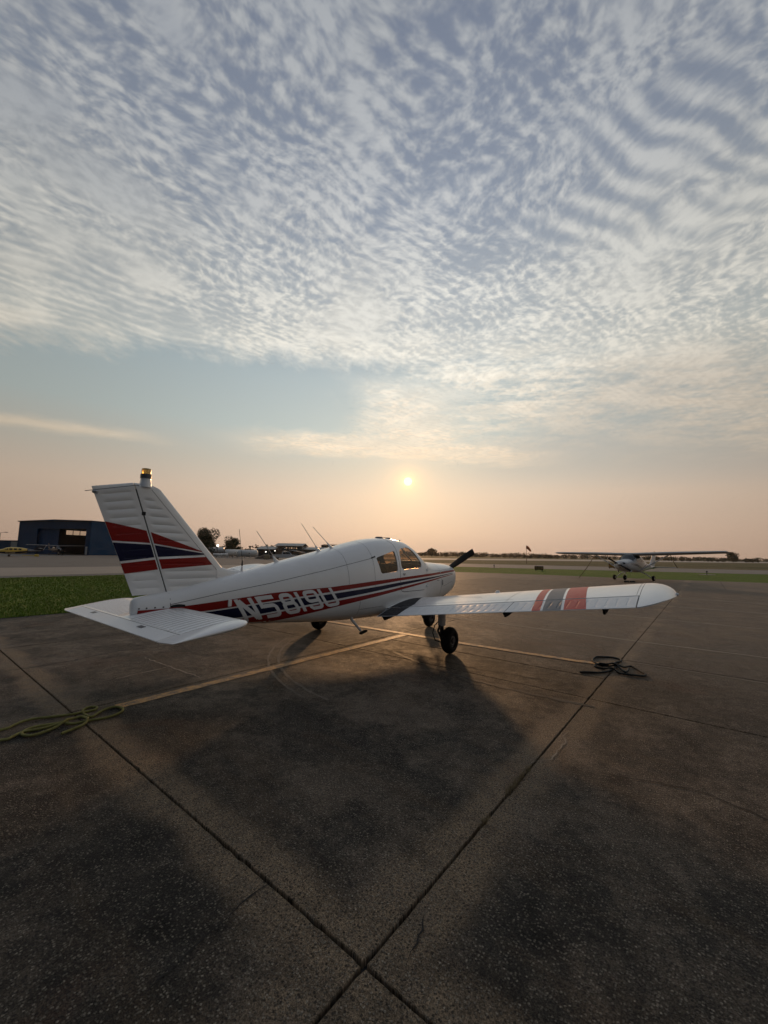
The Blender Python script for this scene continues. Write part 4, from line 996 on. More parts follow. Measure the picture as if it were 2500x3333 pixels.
    def fbead(s, z, part):
        for k in range(13):
            zk = 1.175 + 0.0865 * k
            if abs(z - zk) < 0.02:
                if part: a, b = max(fLE(zk) + 0.19, 5.72 if zk < 1.3 else 0), fH(zk) - 0.05
                else: a, b = fH(zk) + 0.055, fTE(zk) - 0.05
                if b - a < 0.06: return 0.0
                return -0.0058 * max(0.0, min(1.0, (0.0115 - abs(z - zk)) / 0.0065)) * max(0.0, min(1.0, min(s - a, b - s) / 0.025))
        return 0.0
    def fin_part(nm, sa, sb, z0, cap0=2.245, cap1=2.305, n=14, m=WHITE):
        n = 22; mb = MB(); rows = []
        zz_ = {z0, cap0}
        for k in range(13):
            zk = 1.175 + 0.0865 * k; zz_.update([zk - 0.012, zk - 0.008, zk - 0.004, zk + 0.004, zk + 0.008, zk + 0.012, zk + 0.043])
        zs = sorted(z for z in zz_ if z0 <= z <= cap0) + [cap0 + (cap1 - cap0) * sin(a) for a in frange(0.2, pi / 2 - 0.02, 7)]
        for z in zs:
            q = 0.0 if z <= cap0 else (z - cap0) / (cap1 - cap0); cp = sqrt(max(0.0, 1 - q * q)) if z > cap0 else 1.0
            a, b = sa(z), sb(z)
            if nm == 'fin' and z > cap0: a += (b - a) * 0.35 * q ** 2.2
            ss = [a + (b - a) * (0.5 * (1 - cos(pi * i / (n - 1)))) if nm == 'fin' else a + (b - a) * i / (n - 1) for i in range(n)]
            rows.append([P(s, fth(s, z, cp) + fbead(s, z, nm == 'fin'), fz(s, z)) for s in ss] + [P(s, -fth(s, z, cp) - fbead(s, z, nm == 'fin'), fz(s, z)) for s in reversed(ss)])
        mb.rings(rows)
        return mb.obj(nm, m, root, 40)
    fin_part('fin', fLE, lambda z: fH(z) - 0.006, 1.03)
    rud = fin_part('rudder', lambda z: fH(z) + 0.008, fTE, 1.10)
    mb = MB(); mb.rings([[P(fH(z) - 0.008, 0.018, z), P(fH(z) + 0.010, 0.018, z), P(fH(z) + 0.010, -0.018, z), P(fH(z) - 0.008, -0.018, z)] for z in (1.1, 2.24)]); mb.obj('hinge_gap', DARK, root, None)
    mb = MB(); mb.box(-0.035, 0.035, -0.02, 0.02, -0.02, 0.02, TR(*P(fH(1.98) - 0.004, 0, 1.98)), ch=0.004); mb.obj('rudder_hinge', DARK, root)
    mb = MB()
    for sd in (1, -1):
        vs, fs = [], []
        for i, z in enumerate(frange(1.24, 2.25, 16)):
            for e_ in (-0.003, 0.003): s = fLE(z) + 0.115 + e_; vs.append(P(s, sd * (fth(s, z) + 0.001), z))
        for i in range(15): fs.append((2 * i, 2 * i + 2, 2 * i + 3, 2 * i + 1))
        mb.add(vs, fs)
    mb.obj('panel_seam', SEAM, root, None)
    # dorsal fillet
    mb = MB(); rows = []
    for i in range(8):
        q = i / 7; s = 5.42 + 0.40 * q; z0 = FUS.at(s)[3] - 0.03; h_ = 0.035 + 0.165 * q ** 1.6; w_ = 0.018 + 0.035 * q
        rows.append([P(s, w_ * cos(a) * (1.0 if a < pi else 1), z0 + h_ * max(0, sin(a)) ** 0.8) for a in frange(0, pi, 11)])
    mb.rings(rows, closed=False, caps=False); mb.obj('dorsal_fillet', WHITE, root, 60)
    # fin bands: polygons given as (fraction of chord-wise line) on fin and rudder
    def fin_band(nm, m, te, le, lab):
        for sd in (1, -1):
            for part in (0, 1):
                mb = MB(); vs, fs = [], []; n = 26; K = 31
                for i in range(n):
                    q = i / (n - 1)
                    for k_ in range(K):
                        f_ = k_ / (K - 1)
                        zT = te[0] + (te[1] - te[0]) * f_; zL = le[0] + (le[1] - le[0]) * f_
                        sT = fTE(zT) - 0.001; sL = fLE(zL) + 0.118
                        # where this line meets the hinge
                        tt = 0.5
                        for _ in range(12):
                            z_ = zT + (zL - zT) * tt; tt = (sT - fH(z_)) / (sT - sL)
                        t_ = q * (tt - 0.022) if part == 0 else (tt + 0.020) + q * (1 - tt - 0.020)
                        s = sT + (sL - sT) * t_; z = zT + (zL - zT) * t_
                        vs.append(P(s, sd * (fth(s, z) + 0.0022 + fbead(s, z, part)), fz(s, z)))
                for i in range(n - 1):
                    for k_ in range(K - 1): fs.append((i * K + k_, i * K + k_ + 1, (i + 1) * K + k_ + 1, (i + 1) * K + k_))
                mb.add(vs, fs); mb.obj(nm, m, root, None, label=lab)
    fin_band('tail_stripe', RED, (1.93, 1.72), (1.585, 1.572), 'upper red wedge on the tail fin')
    fin_band('tail_stripe', NAVY, (1.70, 1.49), (1.556, 1.54), 'navy wedge on the tail fin')
    fin_band('tail_stripe', RED, (1.465, 1.35), (1.515, 1.42), 'lower red band on the tail fin')
    # tail cone end
    mb = MB(); rows = [FUS.ring(s, 32, 0.004, P) for s in frange(6.40, 6.70, 6)]
    for q in (0.4, 0.75, 0.97): rows.append([P(6.70 + 0.05 * q, r * sqrt(1 - q * q), .975 + (z - .975) * (1 - 0.35 * q * q)) for r, z in [FUS.pt(6.70, 2 * pi * j / 32, 0.004) for j in range(32)]])
    mb.rings(rows); mb.obj('tail_cone', WHITE, root, 45)
    for sd in (1, -1):
        for s in (6.46, 6.54, 6.62, 6.69): r = FUS.R(s, .965, 0.004); MB().lathe([(0.009, 0.0), (0.008, 0.006), (0.001, 0.007)], 10, TR(*P(s, sd * r, .965)) @ RY(sd * pi / 2)).obj('screw_head', STEEL, root)
        mb = MB(); side_strip(mb, frange(6.36, 6.70, 8), lambda s: .895, lambda s: .947, sd, 0.0075, 4); mb.obj('red_stripe', RED, root, None, label='red stripe under the tail cone')
        mb = MB(); side_strip(mb, frange(6.24, 6.39, 8), lambda s: .955, lambda s: .975 + 0.012 * sin((s - 6.24) / 0.15 * pi), sd, 0.006, 4); mb.obj('stabilator_slot', DARK, root, None)
    # ---- stabilator
    SC_, SLE = 0.775, 6.265
    inc = 0.07
    def Ps(s, r, z): return P(s - 0.0375 + 0.0328 * r, r * (1.02 if r > 0 else 1.0), z + 0.010 * r)
    def sp(x, r, up, off=0.0, cs=1.0):
        return Ps(SLE + x * SC_, r, 0.885 + inc * (0.5 - x) + (1 if up else -1) * (naca(x, 0.095) * SC_ * cs + 0.002) + off)
    XT = 0.785
    def stab(nm, xa, xb, r0, r1, m):
        mb = MB(); xs = [xa + (xb - xa) * v_ for v_ in ([0.5 * (1 - cos(pi * i / 16)) for i in range(17)] if xa == 0 else frange(0, 1, 7))]
        if xa == 0: xs = sorted(set(xs + [0.215, 0.235, 0.735, 0.755]))
        cs = [sd * (0.19 + 0.0865 * k) for sd in (1, -1) for k in range(14)]; rr = {r0, r1, 0.0}
        if xa == 0:
            for c in cs: rr.update([c - 0.012, c - 0.008, c - 0.004, c + 0.004, c + 0.008, c + 0.012])
        def sg(x, r):
            if xa: return 0.0
            return -0.006 * max(0.0, min(1.0, (0.0115 - min(abs(r - c) for c in cs)) / 0.0065)) * max(0.0, min(1.0, min(x - 0.215, 0.755 - x) / 0.02))
        mb.rings([[sp(x, r, True, sg(x, r)) for x in reversed(xs)] + [sp(x, r, False) for x in (xs[1:] if xa == 0 else xs)] for r in sorted(rr)])
        return mb.obj(nm, m, root, 40)
    stab('stabilator', 0.0, XT - 0.006, -1.36, 1.36, WHITE)
    stab('trim_tab', XT + 0.006, 1.0, -1.30, 1.30, WHITE2)
    mb = MB(); mb.rings([[sp(XT - 0.008, r, True, -0.006), sp(XT + 0.008, r, True, -0.006), sp(XT + 0.008, r, False, 0.006), sp(XT - 0.008, r, False, 0.006)] for r in (-1.30, 1.30)]); mb.obj('hinge_gap', DARK, root, None)
    for sd in (1, -1):
        mb = MB(); rows = []
        for i in range(10):
            q = min(0.995, sin(i / 9 * pi / 2)); r = (1.362 + 0.155 * q) * sd; th = sqrt(1 - q * q); l0 = 0.34 * (1 - sqrt(1 - q * q)); l1 = 1.0 - 0.05 * q
            xs = [0.5 * (1 - cos(pi * k_ / 16)) for k_ in range(17)]
            rows.append([Ps(SLE + (l0 + (l1 - l0) * x) * SC_, r, 0.885 + inc * (0.5 - (l0 + (l1 - l0) * x)) + u_ * (naca(x, 0.105) * SC_ * th + 0.002 * th)) for u_, xx in ((1, list(reversed(xs))), (-1, xs[1:])) for x in xx])
        mb.rings(rows); mb.obj('stabilator_tip', WHITE, root, 60)
        mb = MB(); rows = [[sp(x, sd * r, True) for x in frange(XT + 0.006, 1.0, 6)] + [sp(x, sd * r, False) for x in frange(1.0, XT + 0.006, 6)] for r in (1.306, 1.36)]
        mb.rings(rows); mb.obj('stabilator_corner', WHITE, root)
        mb = MB(); x0 = XT + 0.03; q = [sp(x0, sd * 0.62, True, 0.0015), sp(x0, sd * 0.74, True, 0.0015), sp(x0 + 0.06, sd * 0.74, True, 0.0015), sp(x0 + 0.06, sd * 0.62, True, 0.0015)]; mb.add(q, [(0, 1, 2, 3)]); mb.obj('data_placard', GREYP, root, None)
    # ---- beacon, aerials, static wick
    bc = empty('beacon', P(6.695, 0, 2.30), parent=root)
    mb = MB(); mb.lathe([(0.062, -0.03), (0.055, 0.03), (0.05, 0.06), (0.05, 0.07)], 20); mb.obj('pedestal', WHITE, bc)
    mb = MB(); mb.lathe([(0.056, 0.068), (0.056, 0.115), (0.048, 0.118)], 20); mb.obj('collar', GREYP, bc)
    mb = MB(); mb.lathe([(0.046, 0.112), (0.048, 0.165), (0.044, 0.178), (0.001, 0.181)], 20); mb.obj('lens', LENS, bc)
    def whip(s, r, tip, nm='whip_aerial', foot=0.055, thin=0.0048):
        z = FUS.at(s)[3] - 0.012; a = empty(nm, P(s, r, z), parent=root); t_ = Vector(P(*tip)) - Vector(P(s, r, z)); d_ = t_.normalized()
        mb = MB(); rows = []
        for q in (0, 0.25, 0.6, 1.0): rows.append([(0.016 * (1 - 0.7 * q) * cos(b), foot * (1 - 0.85 * q) * sin(b) + d_.y / max(d_.z, .3) * 0.10 * q, 0.10 * q) for b in [2 * pi * j / 14 for j in range(14)]])
        mb.rings(rows); mb.obj('foot', WHITE, a)
        mb = MB(); mb.tube([d_ * 0.08, t_], [thin, thin * 0.75], 6); mb.obj('rod', METAL, a)
    whip(4.87, 0, (5.24, 0, 1.87)); whip(4.06, 0.0, (4.45, 0, 2.03)); whip(3.80, 0.03, (4.24, 0.03, 1.99))
    a = empty('whip_aerial', P(5.44, 0, 1.31), parent=root)
    mb = MB(); mb.lathe([(0.022, 0), (0.012, 0.06), (0.008, 0.10)], 12); mb.obj('foot', WHITE, a)
    mb = MB(); mb.tube([(0, 0, 0.09), (0, 0, 0.16)], [0.011, 0.006], 8); mb.obj('coil', BLACK, a)
    mb = MB(); mb.tube([(0, 0, 0.15), (0, -0.07, 0.57)], 0.0032, 6); mb.obj('rod', STEEL, a)
    mb = MB(); mb.tube([P(6.77, 0.03, 2.275), P(6.80, 0.06, 2.275), P(7.27, 0.10, 2.148)], 0.0038, 6); mb.obj('navigation_aerial', STEEL, root)
    mb = MB(); mb.lathe([(0.022, 0), (0.024, 0.02), (0.014, 0.045), (0.001, 0.05)], 14, TR(*P(7.135, 0, fz(fTE(2.25), 2.25))) @ RX(pi / 2)); mb.obj('tail_light', METAL, root)
    return root
LOW_WING = build_low_wing()

# ------------------------------------------------------------------ far things: at() gives the point at distance Y seen in a photo direction
def at(px, py, Y):
    d = _fw + _r2 * ((px - 1250) / 1307.3) - _u2 * ((py - 1666.5) / 1307.3)
    k = Y / d.y; return Vector((d.x * k, Y, CAM_H + d.z * k))
def face_cam(p): return math.atan2(-p.x, p.y)          # z-rotation that turns local +Y away from the camera

# ---- high-wing aeroplanes
HW = Loft([(0.22, .26, .98, 1.17, 1.34, 2.2, 2.2), (0.27, .36, .90, 1.16, 1.41, 2.4, 2.3), (0.42, .44, .80, 1.15, 1.47, 2.6, 2.5), (0.8, .50, .72, 1.12, 1.53, 2.7, 2.6),
           (1.25, .53, .66, 1.10, 1.58, 2.8, 2.8), (1.40, .54, .65, 1.10, 1.64, 2.8, 2.8), (1.95, .56, .64, 1.10, 2.04, 3.2, 3.0), (2.6, .56, .64, 1.10, 2.06, 3.4, 3.0), (3.4, .54, .66, 1.10, 2.02, 3.0, 3.0),
           (4.2, .44, .74, 1.12, 1.74, 2.6, 2.8), (5.2, .30, .87, 1.14, 1.48, 2.3, 2.4), (6.4, .17, .99, 1.16, 1.36, 2.2, 2.2), (7.7, .05, 1.08, 1.17, 1.26, 2.0, 2.0)])
WINDM = M('dark_window', (0.02, 0.022, 0.026), 0.12, var=0.2)
GREYW = M('shaded_wing_paint', (0.30, 0.30, 0.30), 0.45, var=0.06)  # darkness of the shaded undersides put into the wing colour
def build_high_wing(name, label, loc, rz, body, wingm, stripe, tilt=(0, 0), detail=True, blade_deg=34, group=None, tip=WHITE):
    root = empty(name, loc, (tilt[0], tilt[1], rz), label=label, cat='aeroplane', group=group)
    def Q(s, r, z): return (r, 2.75 - s, z)
    N = 36
    mb = MB(); rows = [[Q(0.20, r * 0.8, 1.16 + (z - 1.16) * 0.8) for r, z in [HW.pt(0.22, 2 * pi * j / N) for j in range(N)]]]
    rows += [HW.ring(s, N, 0, Q) for s in [0.22, 0.25, 0.3, 0.36, 0.45, 0.6, 0.8, 1.0, 1.25, 1.33, 1.42, 1.55, 1.7, 1.85, 2.0, 2.3, 2.6, 3.0, 3.4, 3.7, 4.0, 4.4, 5.0, 5.8, 6.6, 7.2, 7.7]]
    mb.rings(rows); mb.obj('fuselage', body, root, 40)
    # air inlets either side of the spinner
    for sd in (1, -1):
        mb = MB(); mb.rings([[Q(0.225 - d, sd * 0.235 + 0.115 * cos(a), 1.26 + 0.075 * sin(a)) for a in [2 * pi * j / 16 for j in range(16)]] for d in (-0.05, 0.012)]); mb.obj('air_inlet', DARK, root)
    mb = MB(); mb.box(-0.09, 0.05, 2.75 - 0.40, 2.75 - 0.225, 0.90, 0.96, ch=0.01); mb.obj('chin_inlet', DARK, root)
    mb = MB(); mb.lathe([(0.001, 0), (0.06, 0.02), (0.11, 0.09), (0.135, 0.18), (0.14, 0.25)], 20, TR(0, 2.75, 1.17) @ RX(pi / 2)); mb.obj('spinner', METAL if wingm is not WHITE else WHITE2, root)
    pr = empty('propeller', (0, 2.75 - 0.15, 1.17), parent=root)
    for k in range(2):
        mb = MB(); rows = []
        for i in range(11):
            q = i / 10; rad = 0.08 + 0.86 * q; ch = 0.07 + 0.10 * sin(min(1, q * 1.3 + 0.1) * pi * 0.62) * (1 - 0.3 * q); tw = radians(58 - 42 * q ** 0.7); th = 0.032 * (1 - q) + 0.01
            rows.append([(rad, cos(a) * ch * .5 * sin(tw) + sin(a) * th * .5 * cos(tw), cos(a) * ch * .5 * cos(tw) - sin(a) * th * .5 * sin(tw)) for a in [2 * pi * j / 10 for j in range(10)]])
        b_ = MB().rings(rows, M=RY(-radians(blade_deg) + k * pi)).obj('blade', BLACK, pr, 50)
        for (q0, q1, m_) in ((0.90, 0.955, WHITE2),):
            mb = MB(); rr = []
            for q in (q0, q1):
                rad = 0.08 + 0.86 * q; ch = (0.07 + 0.10 * sin(min(1, q * 1.3 + 0.1) * pi * 0.62) * (1 - 0.3 * q)) * 1.04; tw = radians(58 - 42 * q ** 0.7); th = (0.032 * (1 - q) + 0.01) * 1.25
                rr.append([(rad, cos(a) * ch * .5 * sin(tw) + sin(a) * th * .5 * cos(tw), cos(a) * ch * .5 * cos(tw) - sin(a) * th * .5 * sin(tw)) for a in [2 * pi * j / 10 for j in range(10)]])
            mb.rings(rr, M=RY(-radians(blade_deg) + k * pi)); mb.obj('tip_band', m_, b_)
    # windows: panes lying just proud of the skin
    def pane(nm, poly_fn, ss, sd):
        mb = MB(); vs, fs = [], []; K = 5
        for s in ss:
            a, b = poly_fn(s)
            for k in range(K): z = a + (b - a) * k / (K - 1); vs.append(Q(s, sd * HW.R(s, z, 0.006), z))
        for i in range(len(ss) - 1):
            for k in range(K - 1): fs.append((i * K + k, (i + 1) * K + k, (i + 1) * K + k + 1, i * K + k + 1))
        mb.add(vs, fs); mb.obj(nm, WINDM, root, None)
    for sd in (1, -1):
        pane('side_window', lambda s: (1.50, min(1.93, HW.at(s)[3] - 0.13)), frange(1.93, 2.75, 6), sd)
        pane('side_window', lambda s: (1.52, min(1.92, HW.at(s)[3] - 0.12)), frange(2.83, 3.45, 6), sd)
    mb = MB(); vs, fs = [], []; ss = frange(1.40, 1.93, 8); K = 15
    for s in ss:
        for k in range(K):
            th = radians(38 + 104 * k / (K - 1)); r, z = HW.pt(s, th, 0.006); vs.append(Q(s, r, z))
    for i in range(7):
        for k in range(K - 1): fs.append((i * K + k, (i + 1) * K + k, (i + 1) * K + k + 1, i * K + k + 1))
    mb.add(vs, fs); mb.obj('windshield', WINDM, root, 60)
    # wing halves
    def wsec(r, up_n=14):
        f_ = max(0.0, (r - 2.5) / 2.95); c = 1.63 - 0.50 * f_; le = 1.93 + 0.14 * f_; z = 2.05 + 0.030 * r - 0.01
        xs = [0.5 * (1 - cos(pi * i / up_n)) for i in range(up_n + 1)]
        cap = 1.0 if r < 5.3 else sqrt(max(0.02, 1 - ((r - 5.3) / 0.20) ** 2))
        P_ = lambda x, sg: (le + x * c, z + (0.03 * 4 * x * (1 - x) + sg * naca(x, 0.15) * cap) * c - 0.05 * x)
        return [P_(x, 1) for x in reversed(xs)] + [P_(x, -1) for x in xs[1:]]
    for sd in (1, -1):
        mb = MB(); mb.rings([[Q(s, sd * r, z) for s, z in wsec(r)] for r in [0.0, 0.5, 1.2, 2.0, 2.6, 3.4, 4.2, 5.0, 5.3, 5.4, 5.46, 5.49]]); mb.obj('wing', wingm, root, 40)
        mb = MB(); mb.tube([Q(2.15, sd * 0.50, .70), Q(2.35, sd * 2.45, 2.06)], 0.042, 10); mb.obj('wing_strut', body, root)
        # gear leg and wheel
        g = empty('main_gear', Q(2.75, sd * 1.27, 0), parent=root)
        mb = MB(); mb.tube([(-sd * 0.86, 0, 0.74), (-sd * 0.5, 0, 0.56), (-sd * 0.10, 0, 0.22)], [0.05, 0.04, 0.03], 8); mb.obj('gear_leg', body, g)
        mb = MB(); mb.rings([[(h, r * cos(2 * pi * j / 24), r * sin(2 * pi * j / 24)) for j in range(24)] for r, h in [(0.125 + 0.085 * cos(a), 0.08 * sin(a)) for a in frange(-2.2, 2.2, 11)]], caps=False, M=TR(0, 0, 0.21)); mb.obj('tyre', TYRE, g, 60)
        mb = MB(); mb.lathe([(0.001, -0.07), (0.09, -0.065), (0.09, 0.065), (0.001, 0.075)], 16, TR(0, 0, 0.21) @ RY(pi / 2)); mb.obj('wheel_hub', METAL, g)
        # tailplane
        mb = MB(); mb.rings([[Q(6.75 + 0.22 * f_ + x * (0.95 - 0.30 * f_), sd * (0.05 + 1.62 * f_), 1.19 + sg * naca(x, 0.09) * (0.95 - .3 * f_) * cp) for sg, xx in ((1, [1, .8, .6, .4, .2, .08, .02, 0]), (-1, [.02, .08, .2, .4, .6, .8, 1])) for x in xx] for f_, cp in ((0, 1), (0.5, 1), (0.96, 1), (1.0, 0.4))]); mb.obj('tailplane', wingm, root, 40)
        # stripes on the flank
        if stripe:
            for z0, z1, z2, wd in ((1.30, 1.20, 0.92, 0.045), (1.22, 1.10, 0.84, 0.05)):
                mb = MB(); vs, fs = [], []
                for i in range(22):
                    q = i / 21; s = 0.85 + 2.3 * q; z = z0 + (z1 - z0) * q * 1.2 - 0.30 * max(0, q - 0.35) ** 1.5 * 1.6; w_ = wd * sin(pi * min(1, q * 0.85 + 0.12)) + 0.006
                    for e in (-.5, .5): vs.append(Q(s, sd * HW.R(s, z + e * w_, 0.004), z + e * w_))
                for i in range(21): fs.append((2 * i, 2 * i + 2, 2 * i + 3, 2 * i + 1))
                mb.add(vs, fs); mb.obj('side_stripe', stripe, root, None)
            for k, (s0, z0, dz, L_) in enumerate(((3.1, .98, .42, 1.7), (3.9, 1.02, .36, 1.5), (5.0, 1.12, .16, 1.4))):
                mb = MB(); vs, fs = [], []
                for i in range(14):
                    q = i / 13; s = s0 + L_ * q; z = z0 + dz * q ** 0.6; w_ = 0.05 * sin(pi * (q * 0.9 + 0.05)) + 0.004
                    for e in (-.5, .5): vs.append(Q(s, sd * HW.R(s, z + e * w_, 0.005), z + e * w_))
                for i in range(13): fs.append((2 * i, 2 * i + 2, 2 * i + 3, 2 * i + 1))
                mb.add(vs, fs); mb.obj('side_stripe', stripe, root, None)
            for k in range(5):       # unreadable dark registration figures
                s = 5.35 + k * 0.20; mb = MB(); vs, fs = [], []
                for e in range(4): S_ = s + 0.13 * (e in (1, 2)); z = 1.02 + 0.20 * (e >= 2); vs.append(Q(S_, sd * HW.R(S_, z, 0.006), z))
                mb.add(vs, [(0, 1, 2, 3)]); mb.obj('registration_figure', GREYP, root, None)
    # fin and rudder
    mb = MB(); rows = []
    for z in (1.20, 1.5, 1.9, 2.3, 2.52, 2.56):
        f_ = (z - 1.2) / 1.36; a, b = 6.35 + 1.12 * f_ - (0.5 if z < 1.3 else 0), 7.75 + 0.42 * f_ - (0.28 if z < 1.5 else 0); cp = 1 if z < 2.5 else 0.35
        rows.append([Q(a + x * (b - a), sg * naca(x, 0.09) * (b - a) * cp + sg * 0.002, z) for sg, xx in ((1, [1, .8, .6, .4, .2, .08, .02, 0]), (-1, [.02, .08, .2, .4, .6, .8, 1])) for x in xx])
    mb.rings(rows); mb.obj('fin', body, root, 40)
    mb = MB(); mb.lathe([(0.05, 0), (0.045, 0.08), (0.001, 0.11)], 12, TR(*Q(7.85, 0, 2.55))); mb.obj('beacon', LENS, root)
    # nose gear
    g = empty('nose_gear', Q(1.08, 0, 0), parent=root)
    mb = MB(); mb.rings([[(h, r * cos(2 * pi * j / 24), r * sin(2 * pi * j / 24)) for j in range(24)] for r, h in [(0.12 + 0.08 * cos(a), 0.075 * sin(a)) for a in frange(-2.2, 2.2, 11)]], caps=False, M=TR(0, 0, 0.20)); mb.obj('tyre', TYRE, g, 60)
    mb = MB()
    for sd in (1, -1): mb.tube([(sd * 0.10, 0, 0.20), (sd * 0.10, -0.02, 0.44), (0, -0.03, 0.48)], 0.02, 8)
    mb.tube([(0, -0.03, 0.47), (0, -0.08, 0.85)], 0.04, 10); mb.tube([(-0.11, 0, 0.2), (0.11, 0, 0.2)], 0.015, 8); mb.obj('fork', WHITE2, g)
    mb = MB(); mb.tube([Q(0.70, 0.28, 0.75), Q(0.78, 0.30, 0.60)], 0.05, 10); mb.obj('exhaust_pipe', METAL, root)
    return root
CES = build_high_wing('high_wing_aeroplane', 'white high-wing aeroplane with dark curved stripes parked at the apron edge', (18.295, 29.63, 0.0), -radians(229.45), M('aged_white_paint', (0.58, 0.585, 0.59), 0.3, var=0.04, scale=2.0, rvar=0.03), GREYW, NAVY, (radians(2.2), radians(0.9)))
CES.scale = (1, 1, 0.905)
NAVYB = M('dark_blue_body', (0.008, 0.011, 0.022), 0.4, var=0.2, coat=0.1)
DKHW = build_high_wing('high_wing_aeroplane', 'dark high-wing aeroplane parked in front of the blue hangar doors', (-75.6, 93.4, -0.045), -radians(124), NAVYB, M('dark_wing', (0.07, 0.075, 0.085), 0.35, var=0.1, coat=0.2), None, (0, 0), False, 20)
# ropes tying the white high-wing aeroplane down, chocks and a bag by its nose wheel
TIE = M('tie_strap', (0.20, 0.15, 0.08), 0.8)
Mces = CES.matrix_basis
def ces(x, y, z): return (Matrix.Translation(CES.location) @ CES.rotation_euler.to_matrix().to_4x4() @ Matrix.Diagonal((1, 1, 0.905, 1))) @ Vector((x, y, z))
for sd, nm in ((-1, 'strap from the wing strut down to the tailplane tip of the high-wing aeroplane'), (1, 'strap from the wing strut of the high-wing aeroplane down to the apron')):
    a = ces(sd * 2.45, 0.4, 2.03); b = ces(-1.62, 2.75 - 7.35, 1.17) if sd < 0 else Vector((a.x - 0.9, a.y + 0.8, 0.0))
    mb = MB(); mb.tube([a, a.lerp(b, 0.5) + Vector((0, 0, -0.08)), b], 0.022, 6); mb.obj('tie_down_strap', TIE, None, label=nm, cat='strap', group='tie-down straps of the high-wing aeroplane')
for k, (dx, dy, lab) in enumerate(((0.30, 0.25, 'black rubber chock beside the nose wheel, nearer the wheel'), (0.72, 0.30, 'black rubber chock beside the nose wheel, farther from the wheel'))):
    p = at(2032, 1889, 27.0); mb = MB(); mb.prism([(-0.08, 0), (0.08, 0), (0.04, 0.10), (-0.04, 0.10)], -0.16, 0.16, 'X', RZ(0.3)); mb.obj('wheel_chock', BLACK, None, loc=(p.x + dx, p.y + dy, -0.011), label=lab, cat='chock', group='chocks by the nose wheel')

